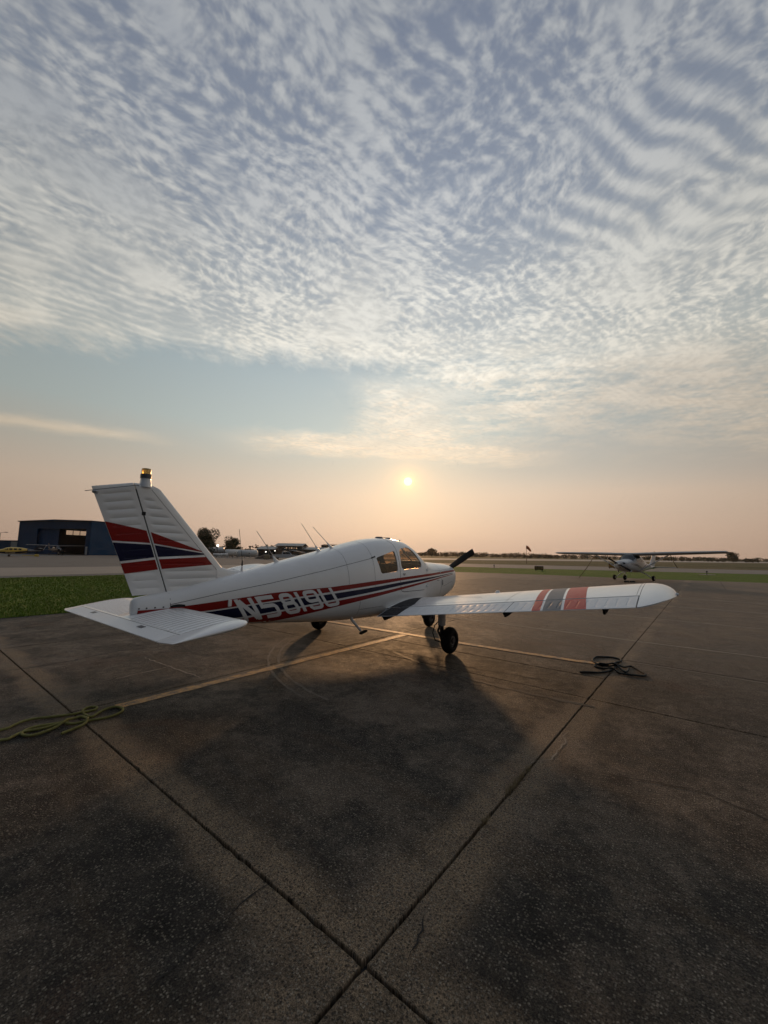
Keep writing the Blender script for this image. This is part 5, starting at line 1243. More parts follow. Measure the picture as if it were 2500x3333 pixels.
# ---- yellow and navy low-wing aeroplane at the left edge, tail to the right
def yellow_plane():
    L = Loft([(0.3, .34, .92, 1.25, 1.45, 2.3, 2.3), (0.7, .50, .75, 1.22, 1.55, 2.5, 2.5), (1.5, .58, .62, 1.18, 1.62, 2.7, 2.8), (2.2, .62, .58, 1.15, 2.0, 2.8, 3), (3.0, .62, .58, 1.15, 2.08, 2.7, 3), (4.6, .60, .62, 1.2, 2.02, 2.6, 2.8), (5.4, .50, .78, 1.25, 1.85, 2.4, 2.6), (6.4, .34, .98, 1.30, 1.66, 2.2, 2.3), (8.6, .06, 1.22, 1.34, 1.46, 2, 2)])
    YELP = M('yellow_paint', (0.62, 0.42, 0.07), 0.3, var=0.08, coat=0.3)
    tail = at(139, 1806, 74.0); base = Vector((tail.x, tail.y, -0.04)); nose = Vector((-0.74, -0.67, 0)).normalized(); rz = math.atan2(-nose.x, nose.y)
    o0 = base + nose * 4.62
    root = empty('low_wing_aeroplane', o0, (0, 0, rz), label='yellow and navy low-wing aeroplane cut off by the left edge', cat='aeroplane'); root.scale = (0.77, 0.77, 0.77)
    def Q(s, r, z): return (r, 2.6 - s, z)
    N = 32; cut = lambda s: 1.02 + 0.085 * max(0, s - 3.5)
    mb = MB(); mb.rings([L.ring(s, N, 0, Q) for s in [0.3, 0.5, 0.8, 1.2, 1.5, 1.8, 2.1, 2.5, 3, 3.6, 4.2, 4.8, 5.4, 6.0]]); mb.obj('fuselage', YELP, root, 40)
    mb = MB(); mb.rings([L.ring(s, N, 0.004, Q) for s in [5.75, 6.4, 7.0, 7.8, 8.6]]); mb.obj('tail_boom', NAVYB, root, 40)
    for sd in (1, -1):
        mb = MB(); vs, fs = [], []; ss = frange(0.5, 5.8, 22); K = 6
        for s in ss:
            zb = L.at(s)[1] + 0.01; zt = min(1.05 + 0.12 * max(0, s - 3.6), L.at(s)[3] - 0.1)
            for k in range(K): z = zb + (zt - zb) * k / (K - 1); vs.append(Q(s, sd * L.R(s, z, 0.006), z))
        for i in range(len(ss) - 1):
            for k in range(K - 1): fs.append((i * K + k, (i + 1) * K + k, (i + 1) * K + k + 1, i * K + k + 1))
        mb.add(vs, fs); mb.obj('belly_panel', NAVYB, root, None)
        for s0 in (1.95, 2.70, 3.45, 4.25):
            mb = MB(); vs = [Q(s, sd * L.R(s, z, 0.006), z) for s, z in ((s0, 1.45), (s0 + 0.5, 1.45), (s0 + 0.5, 1.66), (s0 + 0.5, 1.82), (s0, 1.82), (s0, 1.66))]; mb.add(vs, [(0, 1, 2, 5), (5, 2, 3, 4)]); mb.obj('cabin_window', WINDM, root, None)
        mb = MB(); mb.rings([[Q(2.1 + x * 1.6, sd * r, 0.70 + 0.10 * (r - .5) + sg * naca(x, 0.14) * 1.6) for sg, xx in ((1, [1, .8, .6, .4, .2, .08, .02, 0]), (-1, [.02, .08, .2, .4, .6, .8, 1])) for x in xx] for r in (0.3, 2.5, 4.8, 4.95)]); mb.obj('wing', YELP, root, 40)
        g = empty('main_gear', Q(2.75, sd * 1.6, 0), parent=root)
        mb = MB(); mb.tube([(0, 0, 0.22), (0, 0, 0.75)], 0.05, 8); mb.obj('gear_leg', WHITE2, g)
        mb = MB(); mb.rings([[(h, r * cos(2 * pi * j / 20), r * sin(2 * pi * j / 20)) for j in range(20)] for r, h in [(0.13 + 0.09 * cos(a), 0.085 * sin(a)) for a in frange(-2.2, 2.2, 9)]], caps=False, M=TR(0, 0, 0.22)); mb.obj('tyre', TYRE, g, 60)
        mb = MB(); mb.rings([[Q(7.6 + 0.2 * f_ + x * (1.0 - .3 * f_), sd * (0.04 + 1.85 * f_), 1.95 + sg * naca(x, .1)) for sg, xx in ((1, [1, .6, .3, .1, 0]), (-1, [.1, .3, .6, 1])) for x in xx] for f_ in (0, .6, 1.0)]); mb.obj('tailplane', WHITE, root, 40)
        mb = MB(); vs, fs = [], []
        for i in range(8):
            s = 5.9 + 2.3 * i / 7
            for z in (1.30, 1.355): vs.append(Q(s, sd * L.R(s, z, 0.010), z))
        for i in range(7): fs.append((2 * i, 2 * i + 2, 2 * i + 3, 2 * i + 1))
        mb.add(vs, fs); mb.obj('white_line', WHITE, root, None)
    mb = MB(); mb.rings([[Q(a + x * (b - a), sg * naca(x, .09) * (b - a), z) for sg, xx in ((1, [1, .7, .4, .15, .03, 0]), (-1, [.03, .15, .4, .7, 1])) for x in xx] for z, a, b in ((1.32, 6.2, 8.45), (1.6, 6.7, 8.6), (2.3, 7.4, 8.95), (2.62, 7.75, 9.1))]); mb.obj('fin', NAVYB, root, 40)
    mb = MB(); mb.rings([[Q(a, r, z) for a, r in ((b - .02, .02), (b + .05, 0.0), (b - .02, -.02))] for z, b in ((1.5, 8.56), (2.62, 9.1))]); mb.obj('rudder_edge', WHITE, root)
    # registration on the tail boom, as in the photograph
    cu = bpy.data.curves.new('reg', 'FONT'); cu.body = 'N437CS'; cu.size = 0.26; cu.extrude = 0.003
    tmp = bpy.data.objects.new('tmp', cu); COL.objects.link(tmp); dg = bpy.context.evaluated_depsgraph_get(); me = bpy.data.meshes.new_from_object(tmp.evaluated_get(dg)); bpy.data.objects.remove(tmp, do_unlink=True)
    # camera sees the left side (nose to the left): letters run from nose towards tail
    for v in me.vertices: x, y = v.co.x, v.co.y; s = 5.95 + x; z = 1.42 + y * 0.9; zz = min(z, L.at(s)[3] - 0.015); v.co = Vector(Q(s, -(L.R(s, zz) + 0.014), z))
    link('registration_letters', me, root, WHITE)
    p = at(100, 1803, 71.0); mb = MB(); mb.box(-1.1, 1.1, -0.05, 0.05, 0.18, 0.28, ch=0.02); mb.box(0.5, 1.1, -0.25, 0.25, 0.06, 0.42, ch=0.05); mb.tube([(0.6, -0.3, 0.12), (0.6, 0.3, 0.12)], 0.12, 12); mb.tube([(1.0, -0.3, 0.12), (1.0, 0.3, 0.12)], 0.12, 12)
    mb.obj('tow_bar', YELP, None, loc=(p.x, p.y, -0.04), rot=(0, 0, face_cam(p)), label='yellow tow bar on the ramp behind the yellow aeroplane', cat='tow bar')
yellow_plane()

# ---- blue hangar
def sheet_metal(name, col, per=0.30, ax='X'):
    m, t, b = new_mat(name); c = objco(t); x, y, z = sep(c); n = noise(c, 0.4, 4.0, 0.6, dim='3D'); n2 = noise(xyz(t, x * 3.0, y * 3.0, z * 0.15), 1.0, 3.0, 0.6, dim='3D')
    base = mix(1.0, (*col, 1), (n * 0.6 + n2 * 0.4).lin(0.3, 0.7, 0.78, 1.2), 'MULTIPLY')
    put(t, b.inputs['Base Color'], base); b.inputs['Roughness'].default_value = 0.6; b.inputs['Specular IOR Level'].default_value = 0.2
    w = ((x + y) * (2 * pi / per)).sin(); bump(t, b, w, 0.5, 0.02)
    return m
BLUEM = sheet_metal('blue_sheet_metal', (0.008, 0.048, 0.115)); BLUEM2 = sheet_metal('blue_door_metal', (0.010, 0.056, 0.135), 0.6)
INTM = M('hangar_interior', (0.03, 0.03, 0.032), 0.9)
TRANSL = glass('translucent_panel', (0.86, 0.84, 0.80), 0.3)
def hangar():
    C0 = Vector((-72.0, 99.0, -0.045)); e1 = Vector((-23.0, 5.8, 0)).normalized(); rz = math.atan2(e1.y, e1.x)
    root = empty('hangar', C0, (0, 0, rz), label='big dark blue metal hangar with its sliding door half open', cat='hangar')
    # local: +X along the front to the image left, -Y is away from the camera
    Wd, D, H = 23.7, 24.0, 8.35; T = 0.2
    def B(nm, x0, x1, y0, y1, z0, z1, m, ch=0.0, par=root): return MB().box(x0, x1, y0, y1, z0, z1, ch=ch).obj(nm, m, par, None)
    B('front_wall', 0, 1.55, -T, 0, 0, H, BLUEM); B('front_wall', 17.4, Wd, -T, 0, 0, H, BLUEM); B('front_wall', 1.55, 17.4, -T, 0, 6.45, H, BLUEM)
    B('side_wall', 0, T, -D, -T, 0, H, BLUEM); B('back_wall', T, Wd - T, -D, -D + T, 0, H, BLUEM)
    B('side_wall', Wd - T, Wd, -D, -T, 0, 5.5, BLUEM); B('side_wall', Wd - T, Wd, -D, -T, 6.75, H, BLUEM); B('side_wall', Wd - T, Wd, -12, -T, 5.5, 6.75, BLUEM); B('side_wall', Wd - T, Wd, -D, -22.5, 5.5, 6.75, BLUEM)
    for k in range(5): B('light_panel', Wd - 0.12, Wd - 0.08, -12 - 2.1 * (k + 1) + 0.06, -12 - 2.1 * k - 0.06, 5.5, 6.75, TRANSL)
    for k in range(6): B('mullion', Wd - 0.16, Wd - 0.03, -12 - 2.1 * k - 0.06, -12 - 2.1 * k + 0.06, 5.5, 6.75, INTM)
    mb = MB(); mb.prism([(-0.3, H), (Wd + 0.3, H), (Wd + 0.3, H + 0.12), (Wd / 2, H + 0.45), (-0.3, H + 0.12)], -D - 0.3, 0.3, 'Y'); mb.obj('roof', BLUEM, root, None)
    B('floor', T, Wd - T, -D + T, -T, 0.0, 0.03, INTM)
    B('sliding_door', 11.0, 17.6, -0.75, -0.6, 0.05, 6.5, BLUEM2); B('sliding_door', 17.45, 23.2, -0.98, -0.84, 0.05, 6.5, BLUEM2)
    B('door_track', 1.4, Wd - 0.4, -1.1, -0.25, 6.46, 6.6, INTM)
    d = B('side_door', 0.72, 1.28, 0.003, 0.06, 0.06, 2.05, M('pale_door', (0.45, 0.46, 0.46), 0.5)); MB().box(0.80, 0.86, 0.06, 0.11, 1.0, 1.08).obj('handle', STEEL, d, None)
    B('corner_trim', -0.05, 0.14, 0.003, 0.08, 0, H, BLUEM2); B('corner_trim', Wd - 0.14, Wd + 0.05, 0.003, 0.08, 0, H, BLUEM2)
    B('eave_trim', -0.3, Wd + 0.3, 0.30, 0.38, H - 0.12, H + 0.13, INTM)
hangar()
def shed(name, label, px0, px1, ytop, Y, depth, wall, roofm, end=None, cat='shed', gable=0.0):
    a, b = at(px0, ytop, Y), at(px1, ytop, Y); h = (a.z + b.z) / 2 + 0.045; c = (a + b) / 2; rz = math.atan2(b.y - a.y, b.x - a.x); w = math.dist(a[:2], b[:2])
    root = empty(name, (c.x, c.y, -0.045), (0, 0, rz), label=label, cat=cat)
    MB().box(-w / 2, w / 2, 0, depth, 0, h).obj('wall', wall, root, None)
    mb = MB(); mb.prism([(-0.25, h), (depth + 0.25, h), (depth + 0.25, h + 0.1), (depth / 2, h + 0.1 + gable), (-0.25, h + 0.1)], -w / 2 - 0.2, w / 2 + 0.2, 'X'); mb.obj('roof', roofm, root, None)
    if end: MB().box(end[0] * w / 2, end[1] * w / 2, -0.08, -0.01, 0.1, h * 0.92).obj('door_panel', end[2], root, None)
    return root
GREYMET = M('grey_roof_metal', (0.20, 0.205, 0.21), 0.5, metal=0.3, var=0.15, scale=0.5)
DKWALL = M('dark_wall', (0.045, 0.05, 0.055), 0.8, var=0.2, scale=0.5)
TANW = M('tan_wall', (0.20, 0.17, 0.145), 0.85, var=0.12, scale=0.6)
LTW = M('light_wall', (0.34, 0.33, 0.31), 0.8, var=0.1)
shed('hangar', 'low blue hangar at the far left edge behind the big hangar', -60, 60, 1759, 135, 12, BLUEM, BLUEM, (0.62, 0.98, LTW), 'hangar')

# ---- street lamps
def lamp(label, px, ytop, Y, arm, lit, group='lamp posts beyond the ramp'):
    p = at(px, ytop, Y); root = empty('street_lamp', (p.x, p.y, -0.05), (0, 0, face_cam(p)), label=label, cat='street lamp', group=group); h = p.z + 0.05
    mb = MB(); mb.tube([(0, 0, 0), (0, 0, h * 0.97)] + ([(arm * 0.3, 0, h), (arm, 0, h)] if arm else [(0, 0, h)]), [0.09, 0.06] + ([0.05, 0.045] if arm else [0.05]), 8); mb.obj('pole', STEEL, root)
    if lit:
        mb = MB(); mb.lathe([(0.001, -0.24), (0.20, -0.20), (0.28, 0.0), (0.20, 0.2), (0.001, 0.24)], 14, TR(0, 0, h + 0.1)); mb.obj('globe', LAMPE, root, 60)
    else:
        mb = MB(); mb.box(arm - 0.1, arm + 0.6, -0.15, 0.15, h - 0.06, h + 0.10, ch=0.04); mb.obj('lamp_head', STEEL, root)
LAMPE = emit('lit_lamp', (1.0, 0.95, 0.86), 6.0)
lamp('unlit curved street lamp at the far left edge', 2, 1732, 112, 0.9, False)
lamp('lit white globe lamp post beside the big tree', 708.7, 1777, 106, 0, True)

# ---- trees
def tree(name, label, x, y, h, rad, m_leaf, m_bark, seed, n=1600, leaf=0.22, zc=0.62, lobes=9, group=None, flat=1.0, z0=-0.06):
    r = random.Random(seed); root = empty(name, (x, y, z0), label=label, cat='tree', group=group)
    mb = MB(); th = 0.045 * h
    mb.tube([(0, 0, -0.1), (r.uniform(-.1, .1), 0, h * 0.22), (r.uniform(-.2, .2), r.uniform(-.2, .2), h * 0.5), (r.uniform(-.3, .3), r.uniform(-.3, .3), h * 0.85)], [th * .6, th * .45, th * .28, th * .08], 8)
    ls = []
    for i in range(lobes):
        a = 2 * pi * i / lobes + r.uniform(-.3, .3); q = r.uniform(0.15, 0.95); zz = h * (0.30 + 0.62 * r.random()); d = rad * q * (1.0 - 0.55 * max(0, (zz / h - 0.62) / 0.38))
        c = Vector((d * cos(a), d * sin(a), zz)); ls.append((c, rad * r.uniform(0.30, 0.50)))
        mb.tube([(0, 0, h * (0.20 + 0.25 * r.random())), c * 0.55 + Vector((0, 0, zz * 0.35)), c], [th * .22, th * .14, th * .05], 5)
    mb.obj('trunk', m_bark, root, 60)
    ls.append((Vector((0, 0, h * 0.78)), rad * 0.5)); ls.append((Vector((0, 0, h * 0.58)), rad * 0.6))
    v, f = [], []
    for i in range(n):
        c, R = r.choice(ls); d = Vector((r.gauss(0, 1), r.gauss(0, 1), r.gauss(0, 1) * flat)).normalized() * R * (0.55 + 0.5 * r.random() ** 0.6) * (1.15 if r.random() < .1 else 1)
        p = c + d
        if p.z < h * 0.16: continue
        n_ = Vector((r.gauss(0, 1), r.gauss(0, 1), r.gauss(0.4, 1))).normalized(); t_ = n_.orthogonal().normalized(); s_ = n_.cross(t_); l = leaf * r.uniform(0.6, 1.5); b = len(v)
        v += [tuple(p + t_ * l), tuple(p + s_ * l * 0.6), tuple(p - t_ * l), tuple(p - s_ * l * 0.6)]; f.append((b, b + 1, b + 2, b + 3))
    me = bpy.data.meshes.new('crown'); me.from_pydata(v, [], f); me.update(); link('crown', me, root, m_leaf)
    return root
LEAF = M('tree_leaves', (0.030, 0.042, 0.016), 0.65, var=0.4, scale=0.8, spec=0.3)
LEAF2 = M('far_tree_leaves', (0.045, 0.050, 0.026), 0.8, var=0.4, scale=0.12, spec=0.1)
BARK = M('tree_bark', (0.06, 0.045, 0.035), 0.9, var=0.3)
p = at(668, 1806, 112); tree('broad_tree', 'large dark leafy tree just right of the tail fin', p.x, p.y, 7.0, 3.6, LEAF, BARK, 11, 7000, 0.17, lobes=15)
p = at(757, 1808, 118); tree('broad_tree', 'smaller round tree standing behind the white tanks', p.x, p.y, 5.3, 2.8, LEAF, BARK, 12, 4500, 0.15, lobes=13)
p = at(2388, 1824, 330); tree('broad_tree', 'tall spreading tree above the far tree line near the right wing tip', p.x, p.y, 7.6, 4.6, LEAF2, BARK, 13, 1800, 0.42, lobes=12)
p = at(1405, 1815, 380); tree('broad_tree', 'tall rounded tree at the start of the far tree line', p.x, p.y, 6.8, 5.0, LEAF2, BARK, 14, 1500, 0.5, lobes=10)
# far wood: one mass along the horizon
def wood(name, label, spans, seed, n_per=60, leaf=0.9):
    r = random.Random(seed); v, f = [], []
    for (x0, y0, x1, y1, h0, h1, cnt) in spans:
        for k in range(cnt):
            q = (k + r.random()) / cnt; x = x0 + (x1 - x0) * q; y = y0 + (y1 - y0) * q + r.uniform(-8, 8); h = r.uniform(h0, h1) * (0.6 + 0.4 * abs(sin(q * 17 + seed))); w = h * r.uniform(0.6, 1.3)
            for i in range(n_per):
                d = Vector((r.gauss(0, 1), r.gauss(0, 1), r.gauss(0, 1))).normalized() * (0.5 + 0.55 * r.random()); p_ = Vector((x + d.x * w, y + d.y * w, max(0.05, h * 0.52 + d.z * h * 0.5)))
                n_ = Vector((r.gauss(0, 1), r.gauss(0, 1), r.gauss(0, 1))).normalized(); t_ = n_.orthogonal().normalized(); s_ = n_.cross(t_); l = leaf * r.uniform(0.6, 1.5); b = len(v)
                v += [tuple(p_ + t_ * l), tuple(p_ + s_ * l * .7), tuple(p_ - t_ * l), tuple(p_ - s_ * l * .7)]; f.append((b, b + 1, b + 2, b + 3))
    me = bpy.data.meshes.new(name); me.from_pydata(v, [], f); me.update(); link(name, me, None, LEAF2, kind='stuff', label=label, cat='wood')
wood('far_wood', 'hazy dark tree line along the horizon', [(20, 400, 170, 400, 3.2, 5.6, 60), (160, 430, 330, 470, 3.2, 5.6, 50), (300, 460, 620, 560, 3.5, 6.0, 70), (240, 340, 420, 370, 2.5, 4.6, 34), (20, 520, 520, 640, 5, 7.5, 90)], 5, 90, 0.55)
wood('far_wood', 'low hedge-like trees beyond the tanks on the left', [(-160, 190, -30, 175, 3.0, 5.0, 50), (-330, 260, -160, 230, 4, 6.5, 40)], 6, 60, 0.55)

# ---- white tanks on saddles
TANKW = M('tank_white', (0.62, 0.62, 0.60), 0.45, var=0.08, scale=1.0, dirt=((0.30, 0.25, 0.2), 0.3))
def tank(label, px, Y, L_, R_, rz, marks=True, zc=None, group='white storage tanks beyond the ramp'):
    p = at(px, 1800, Y); root = empty('storage_tank', (p.x, p.y, -0.05), (0, 0, rz), label=label, cat='tank', group=group); zc = zc or R_ + 0.30
    prof = [(0.001, -L_ / 2 - R_ * .30), (R_ * .5, -L_ / 2 - R_ * .25), (R_ * .85, -L_ / 2 - R_ * .12), (R_, -L_ / 2 + 0.02), (R_, L_ / 2 - 0.02), (R_ * .85, L_ / 2 + R_ * .12), (R_ * .5, L_ / 2 + R_ * .25), (0.001, L_ / 2 + R_ * .30)]
    MB().lathe(prof, 28, TR(0, 0, zc) @ RY(pi / 2)).obj('shell', TANKW, root, 50)
    n = max(2, int(L_ / 0.9))
    for k in range(n):
        x = -L_ / 2 + 0.35 + (L_ - 0.7) * k / (n - 1); mb = MB(); mb.prism([(-R_ * .8, 0), (R_ * .8, 0), (R_ * .85, zc - R_ * .45), (R_ * .4, zc - R_ * .92), (-R_ * .4, zc - R_ * .92), (-R_ * .85, zc - R_ * .45)], x - 0.06, x + 0.06, 'X'); mb.obj('saddle', TANKW, root, None)
    mb = MB(); mb.tube([(0, 0, zc + R_ - .03), (0, 0, zc + R_ + .16)], 0.09, 10); mb.tube([(-L_ * .3, 0, zc + R_ - .03), (-L_ * .3, 0, zc + R_ + .22)], 0.05, 8); mb.obj('filler_neck', STEEL, root)
    if marks:
        for x, w_, h_ in ((0.3, 0.20, 0.28), (-L_ * 0.42, 0.0, 0.0)):
            if w_: MB().box(x - w_ / 2, x + w_ / 2, -R_ - 0.012, -R_ + 0.02, zc - h_ / 2, zc + h_ / 2).obj('warning_label', GREYP, root, None)
        for (y, z) in ((-0.25, 0.1), (0.2, 0.25), (0.1, -0.3)): MB().box(-L_ / 2 - R_ * .32, -L_ / 2 - R_ * .2, y - 0.12, y + 0.12, zc + z - 0.08, zc + z + 0.08).obj('warning_label', GREYP, root, None)
tank('long white storage tank lying on saddles, nearest the building', 806, 100, 4.4, 0.85, radians(24))
tank('white storage tank end-on, left of the long tank', 757, 106, 3.4, 0.88, radians(44))
tank('small white tank, leftmost of the row by the lamp post', 704, 99, 1.3, 0.36, radians(20), False)
tank('small white tank in the middle of the row by the lamp post', 716, 101, 1.0, 0.34, radians(25), False)
tank('small white tank right beside the end-on storage tank', 731, 103, 1.5, 0.38, radians(35), False)

# ---- vehicles by the building
def truck(name, label, px, Y, rz, kind, cat):
    p = at(px, 1806, Y); root = empty(name, (p.x, p.y, -0.05), (0, 0, rz), label=label, cat=cat)
    CARW = M('vehicle_white', (0.60, 0.60, 0.60), 0.3, var=0.05, coat=0.4)
    L_, Wd = (5.6, 1.95) if kind == 'pickup' else (6.6, 2.2)
    if kind == 'pickup':
        body = [(-2.8, .45), (2.75, .45), (2.8, .95), (1.3, 1.05), (1.25, 1.06), (-2.8, 1.08)]
        MB().prism(body, -Wd / 2, Wd / 2, 'Y').obj('body', CARW, root, None)
        mb = MB(); mb.rings([[(x, s * y, z) for x, z, y in ((1.35, 1.06, .93), (0.75, 1.72, .80), (-0.65, 1.74, .80), (-0.85, 1.08, .93))] for s in (-1, 1)]); mb.obj('cab', CARW, root, None)
        for s in (-1, 1):
            mb = MB(); mb.add([(1.02, s * .915, 1.16), (0.68, s * .825, 1.62), (-0.55, s * .825, 1.64), (-0.68, s * .915, 1.16)], [(0, 1, 2, 3)]); mb.obj('side_glass', WINDM, root, None)
        mb = MB(); mb.add([(1.33, .80, 1.14), (1.33, -.80, 1.14), (0.86, -.70, 1.66), (0.86, .70, 1.66)], [(0, 1, 2, 3)]); mb.obj('windscreen', WINDM, root, None)
    else:
        MB().box(-3.3, 1.3, -Wd / 2, Wd / 2, 0.75, 0.95, ch=0.03).obj('chassis', STEEL, root)
        MB().lathe([(0.001, -2.35), (0.6, -2.3), (0.92, -2.1), (0.92, 2.1), (0.6, 2.3), (0.001, 2.35)], 20, TR(-1.1, 0, 1.75) @ RY(pi / 2)).obj('tank_body', CARW, root, 50)
        mb = MB(); mb.prism([(1.35, .6), (3.1, .6), (3.2, 1.3), (2.5, 1.45), (2.2, 2.25), (1.35, 2.3)], -1.05, 1.05, 'Y'); mb.obj('cab', CARW, root, None)
        mb = MB(); mb.add([(2.51, .9, 1.5), (2.51, -.9, 1.5), (2.23, -.85, 2.18), (2.23, .85, 2.18)], [(0, 1, 2, 3)]); mb.obj('windscreen', WINDM, root, None)
    for x in ((-1.75, 1.8) if kind == 'pickup' else (-2.3, 2.3)):
        for s in (-1, 1):
            w_ = empty('wheel', (x, s * (Wd / 2 - .12), .36), parent=root)
            MB().lathe([(0.20, -.11), (0.33, -.11), (0.36, -.07), (0.36, .07), (0.33, .11), (0.20, .11)], 20, RX(pi / 2)).obj('tyre', TYRE, w_); MB().lathe([(0.001, -.09), (0.21, -.08), (0.21, .08), (0.001, .09)], 14, RX(pi / 2)).obj('rim', METAL, w_)
    hx = 2.80 if kind == 'pickup' else 3.18
    for s in (-1, 1): MB().box(hx - .05, hx + .03, s * .7 - .16, s * .7 + .16, .72, .90, ch=.02).obj('headlight', M('lamp_glass', (.6, .6, .58), .15), root)
    MB().box(hx - .1, hx + .08, -Wd / 2, Wd / 2, .42, .60, ch=.03).obj('bumper', STEEL, root)
truck('pickup_truck', 'white pickup truck parked in front of the tan building', 930, 88, radians(14), 'pickup', 'pickup truck')
truck('tank_truck', 'white tank truck half hidden behind the tail fin, left of the tanks', 716, 124, radians(20), 'tanker', 'tank truck')

# ---- airport building
def terminal():
    Y = 132.0; p0 = at(945, 1808, Y); k = Y / 1307.3
    root = empty('airport_building', (p0.x, p0.y, -0.05), (0, 0, radians(-3)), label='grey airport building with raised clerestory roof beyond the ramp', cat='building')
    def X(px): return (px - 945) * k
    def Z(py, px): return CAM_H + 0.05 + (1786.0 + 0.01845 * (px - 350) + 1.2 - py) * k
    def B(nm, a, b, y0, y1, z0, z1, m, par=root): return MB().box(X(a), X(b), y0, y1, z0, z1).obj(nm, m, par, None)
    # left wing with a deep dark doorway
    zl = Z(1789.5, 870); B('wall', 838, 888, 3.0, 10, 0, zl, DKWALL); B('post', 836.5, 839, 0.2, 0.5, 0, zl, LTW); B('post', 872, 874, 0.2, 0.5, 0, zl, LTW); B('post', 889, 891, 0.2, 0.5, 0, zl, LTW)
    def roof(a, b, ye, yr, d0, d1, nm='roof', m=GREYMET, ov=0.3):
        ze, zr = Z(ye, (a + b) / 2), Z(yr, (a + b) / 2); mb = MB(); mb.prism([(d0 - ov, ze), ((d0 + d1) / 2, zr), (d1 + ov, ze), (d1 + ov, ze + 0.12), ((d0 + d1) / 2, zr + 0.12), (d0 - ov, ze + 0.12)], X(a), X(b), 'X'); return mb.obj(nm, m, root, None)
    roof(832, 895, 1789.5, 1780, 0, 9)
    B('shed_block', 816, 834, 6, 12, 0, Z(1782, 825), DKWALL)
    # main hall with clerestory, windows seen right through
    zb, zt = Z(1787, 930), Z(1778.5, 930); zs, zh = Z(1787, 930), Z(1781.5, 930)
    B('hall_wall', 893, 975, 3, 3.3, 0, zs, M('hall_wall', (.17, .175, .18), .8)); B('hall_wall', 893, 975, 9, 9.3, 0, zs, MATS['hall_wall'])
    for y0 in (3.0, 9.0):
        for a, b in ((893, 901), (925.5, 930), (932.5, 937), (957.5, 975)): B('clerestory_pier', a, b, y0, y0 + .3, zs, zt, MATS['hall_wall'])
        B('clerestory_head', 893, 975, y0 - 0.002, y0 + .302, zh, zt, MATS['hall_wall'])
    for a, b in ((901, 925.5), (937, 957.5), (930, 932.5)): B('clerestory_window', a, b, 3.12, 3.16, zs, zh, GLASS); B('clerestory_window', a, b, 9.12, 9.16, zs, zh, GLASS)
    for a in (893, 973): B('hall_end_wall', a, a + 2, 3.3, 9.0, 0, zt, MATS['hall_wall'])
    roof(884, 979, 1778.5, 1769.5, 2.0, 10.0)
    # right wing
    B('wall', 976, 1046, 3, 9, 0, Z(1791, 1010), LTW); roof(972, 1050, 1791, 1783, 2, 10)
    # tan gabled annex in front
    a, b = X(898), X(996); ze, zr = Z(1799.5, 950), Z(1793.5, 950)
    mb = MB(); mb.prism([(a, 0), (b, 0), (b, ze), ((a * .38 + b * .62), zr), (a, ze)], -7, 2.9, 'Y'); mb.obj('annex_wall', TANW, root, None)
    mb = MB(); mb.prism([(a - .5, ze - .12), ((a * .38 + b * .62), zr - .0), (b + .5, ze - .12), (b + .5, ze + .06), ((a * .38 + b * .62), zr + .2), (a - .5, ze + .06)], -7.8, 3.2, 'Y'); mb.obj('annex_roof', DKWALL, root, None)
    for px_, w_ in ((902, 5), (912, 4)): MB().box(X(px_), X(px_ + w_), -7.06, -6.99, 0.1, 1.9).obj('doorway', DARK, root, None)
    d = MB().box(X(968), X(973), -7.06, -6.99, 0.05, 1.85).obj('door', M('brown_door', (.06, .04, .03), .6), root, None)
    for px_, py_, y_ in ((885, 1794.2, 2.8), (945, 1798.3, -7.2), (951, 1798.8, -7.2), (854, 1797, 2.9)):
        MB().lathe([(0.001, -.14), (0.14, -.08), (0.16, .04), (0.001, .14)], 10, TR(X(px_), y_, Z(py_, px_))).obj('wall_lamp', LAMPE, root)
terminal()
shed('hangar', 'dark low hangar roof showing above the fuselage right of the building', 1046, 1122, 1776, 150, 14, DKWALL, DKWALL, None, 'hangar', 0.5)
shed('shed', 'dark low shed behind the trees between the tail fin and the tanks', 640, 700, 1797, 150, 8, DKWALL, GREYMET, None, 'shed', 0.4)
# dirt mound and wrapped pallet
r = random.Random(9); p = at(866, 1812, 92)
rows = [[(2.4 * q * cos(a) * (1 + .15 * sin(3 * a + q * 5)), 1.5 * q * sin(a), (1.05 * (1 - q ** 1.7) + r.uniform(-.05, .05)) if q < .99 else -.1) for a in [2 * pi * j / 22 for j in range(22)]] for q in (1.0, .85, .68, .5, .32, .15, .02)]
MB().rings(rows).obj('dirt_mound', M('dirt', (.075, .055, .042), .95, var=.35, scale=3), None, 60, loc=(p.x, p.y, -.05), label='brown dirt mound in front of the dark doorway', cat='dirt mound')
p = at(868.5, 1816, 84); root = empty('wrapped_pallet', (p.x, p.y, -.05), (0, 0, .3), label='tan plastic-wrapped cube on a pallet beside the dirt mound', cat='pallet load')
MB().box(-.55, .55, -.5, .5, .16, 1.0, ch=.09).obj('wrapped_load', M('tan_wrap', (.30, .24, .15), .4, var=.2, scale=4), root)
for x in (-.45, 0, .45): MB().box(x - .06, x + .06, -.5, .5, 0, .155).obj('pallet_board', M('pallet_wood', (.16, .11, .07), .9), root, None)

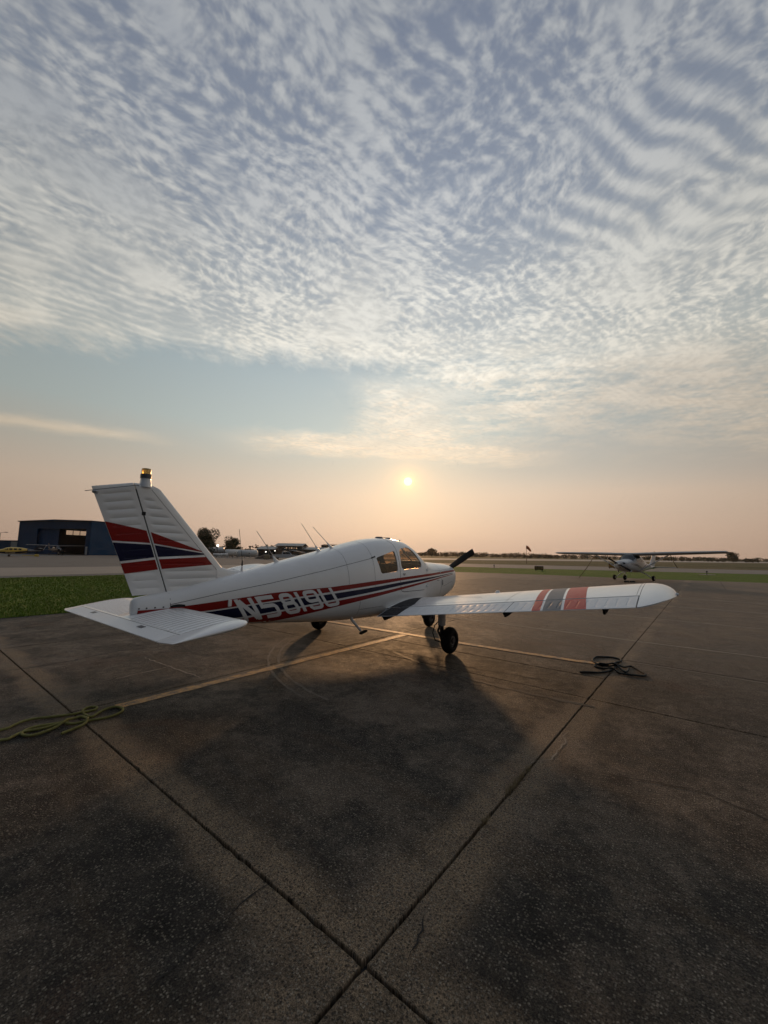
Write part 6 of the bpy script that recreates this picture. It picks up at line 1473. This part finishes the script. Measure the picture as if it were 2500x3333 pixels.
# ---- airfield furniture on the right
def windsock():
    p = at(1714.5, 1833, 93.5); root = empty('windsock', (p.x, p.y, -.065), (0, 0, 0), label='orange windsock drooping from a thin pole beyond the taxiway', cat='windsock')
    h = at(1714.5, 1775, 93.5).z + .065
    MB().tube([(0, 0, 0), (0, 0, h * .5), (0, 0, h)], [.075, .055, .035], 8).obj('pole', M('windsock_pole', (.16, .10, .07), .6), root)
    ORG = M('windsock_fabric', (.80, .22, .07), .8, var=.15, scale=3)
    rows = []
    for i in range(9):
        q = i / 8; c = Vector((.10 + .72 * q + .15 * q * q, 0, h - .45 - .18 * q - .75 * q * q)); t_ = Vector((1, 0, -.3 - 1.4 * q)).normalized(); n_ = Vector((-t_.z, 0, t_.x)); R_ = .40 - .21 * q
        rows.append([tuple(c + n_ * cos(a) * R_ + Vector((0, 1, 0)) * sin(a) * R_) for a in [2 * pi * j / 16 for j in range(16)]])
    MB().rings(rows, caps=False).obj('sock', ORG, root, 60)
    c = [(.08, .40 * sin(2 * pi * j / 16), h - .45 + .40 * cos(2 * pi * j / 16)) for j in range(16)]
    MB().tube(c, .03, 6, closed=True).obj('hoop', STEEL, root)
windsock()
SIGNY = M('sign_panel', (.20, .12, .05), .5, var=.5, scale=6.0)
def airfield_sign(label, px0, px1, ytop, ybot, Y, m):
    a, b = at(px0, ybot, Y), at(px1, ybot, Y); h = at(px0, ytop, Y).z; w = math.dist(a[:2], b[:2]); c = (a + b) / 2
    root = empty('airfield_sign', (c.x, c.y, -.035), (0, 0, math.atan2(b.y - a.y, b.x - a.x) - .25), label=label, cat='sign', group='airfield signs on the verge')
    h = max(.55, h + .03); MB().box(-w / 2, w / 2, -.14, .14, .14, h, ch=.02).obj('box', BLACK, root); n = 3
    for k in range(n): MB().box(-w / 2 + .05 + (w - .1) * k / n + .015, -w / 2 + .05 + (w - .1) * (k + 1) / n - .015, -.155, -.138, .2, h - .06).obj('panel', m, root, None)
    for x in (-w * .35, w * .35): MB().box(x - .04, x + .04, -.06, .06, 0, .15).obj('leg', STEEL, root, None)
airfield_sign('dark box-shaped airfield sign on the verge left of the windsock base', 1741, 1768, 1842.5, 1857.5, 46.2, SIGNY)
airfield_sign('small yellow airfield sign behind the nose of the high-wing aeroplane', 1982, 2001, 1834.5, 1845.5, 62.0, M('yellow_sign_panel', (.45, .22, .03), .5, var=.3, scale=8))
for px_, py_, Y, lab in ((1608.5, 1848, 55, 'stubby taxiway edge light on a pale pad left of the sign'), (2301, 1868, 44, 'stubby taxiway edge light on a pale pad at the far right')):
    p = at(px_, py_, Y); root = empty('taxiway_light', (p.x, p.y, -.035), label=lab, cat='taxiway light', group='taxiway edge lights')
    MB().lathe([(.75, 0), (.75, .03), (.70, .04), (.001, .04)], 18).obj('pad', PALE, root); MB().lathe([(.05, .04), (.05, .30), (.09, .32), (.09, .40), (.001, .46)], 12).obj('light', STEEL, root)

# ------------------------------------------------------------------ summer haze over the field
def haze():
    m = bpy.data.materials.new('haze_air'); m.use_nodes = True; t = m.node_tree; t.nodes.clear()
    v = t.nodes.new('ShaderNodeVolumePrincipled'); o = t.nodes.new('ShaderNodeOutputMaterial'); t.links.new(v.outputs[0], o.inputs['Volume'])
    v.inputs['Color'].default_value = (0.93, 0.86, 0.80, 1); v.inputs['Density'].default_value = 0.0001; v.inputs['Anisotropy'].default_value = 0.6
    MB().box(-2600, 2600, -400, 3600, -1.1, 14.0).obj('haze', m, None, None, kind='stuff', label='thin warm haze over the airfield', cat='haze')
haze()
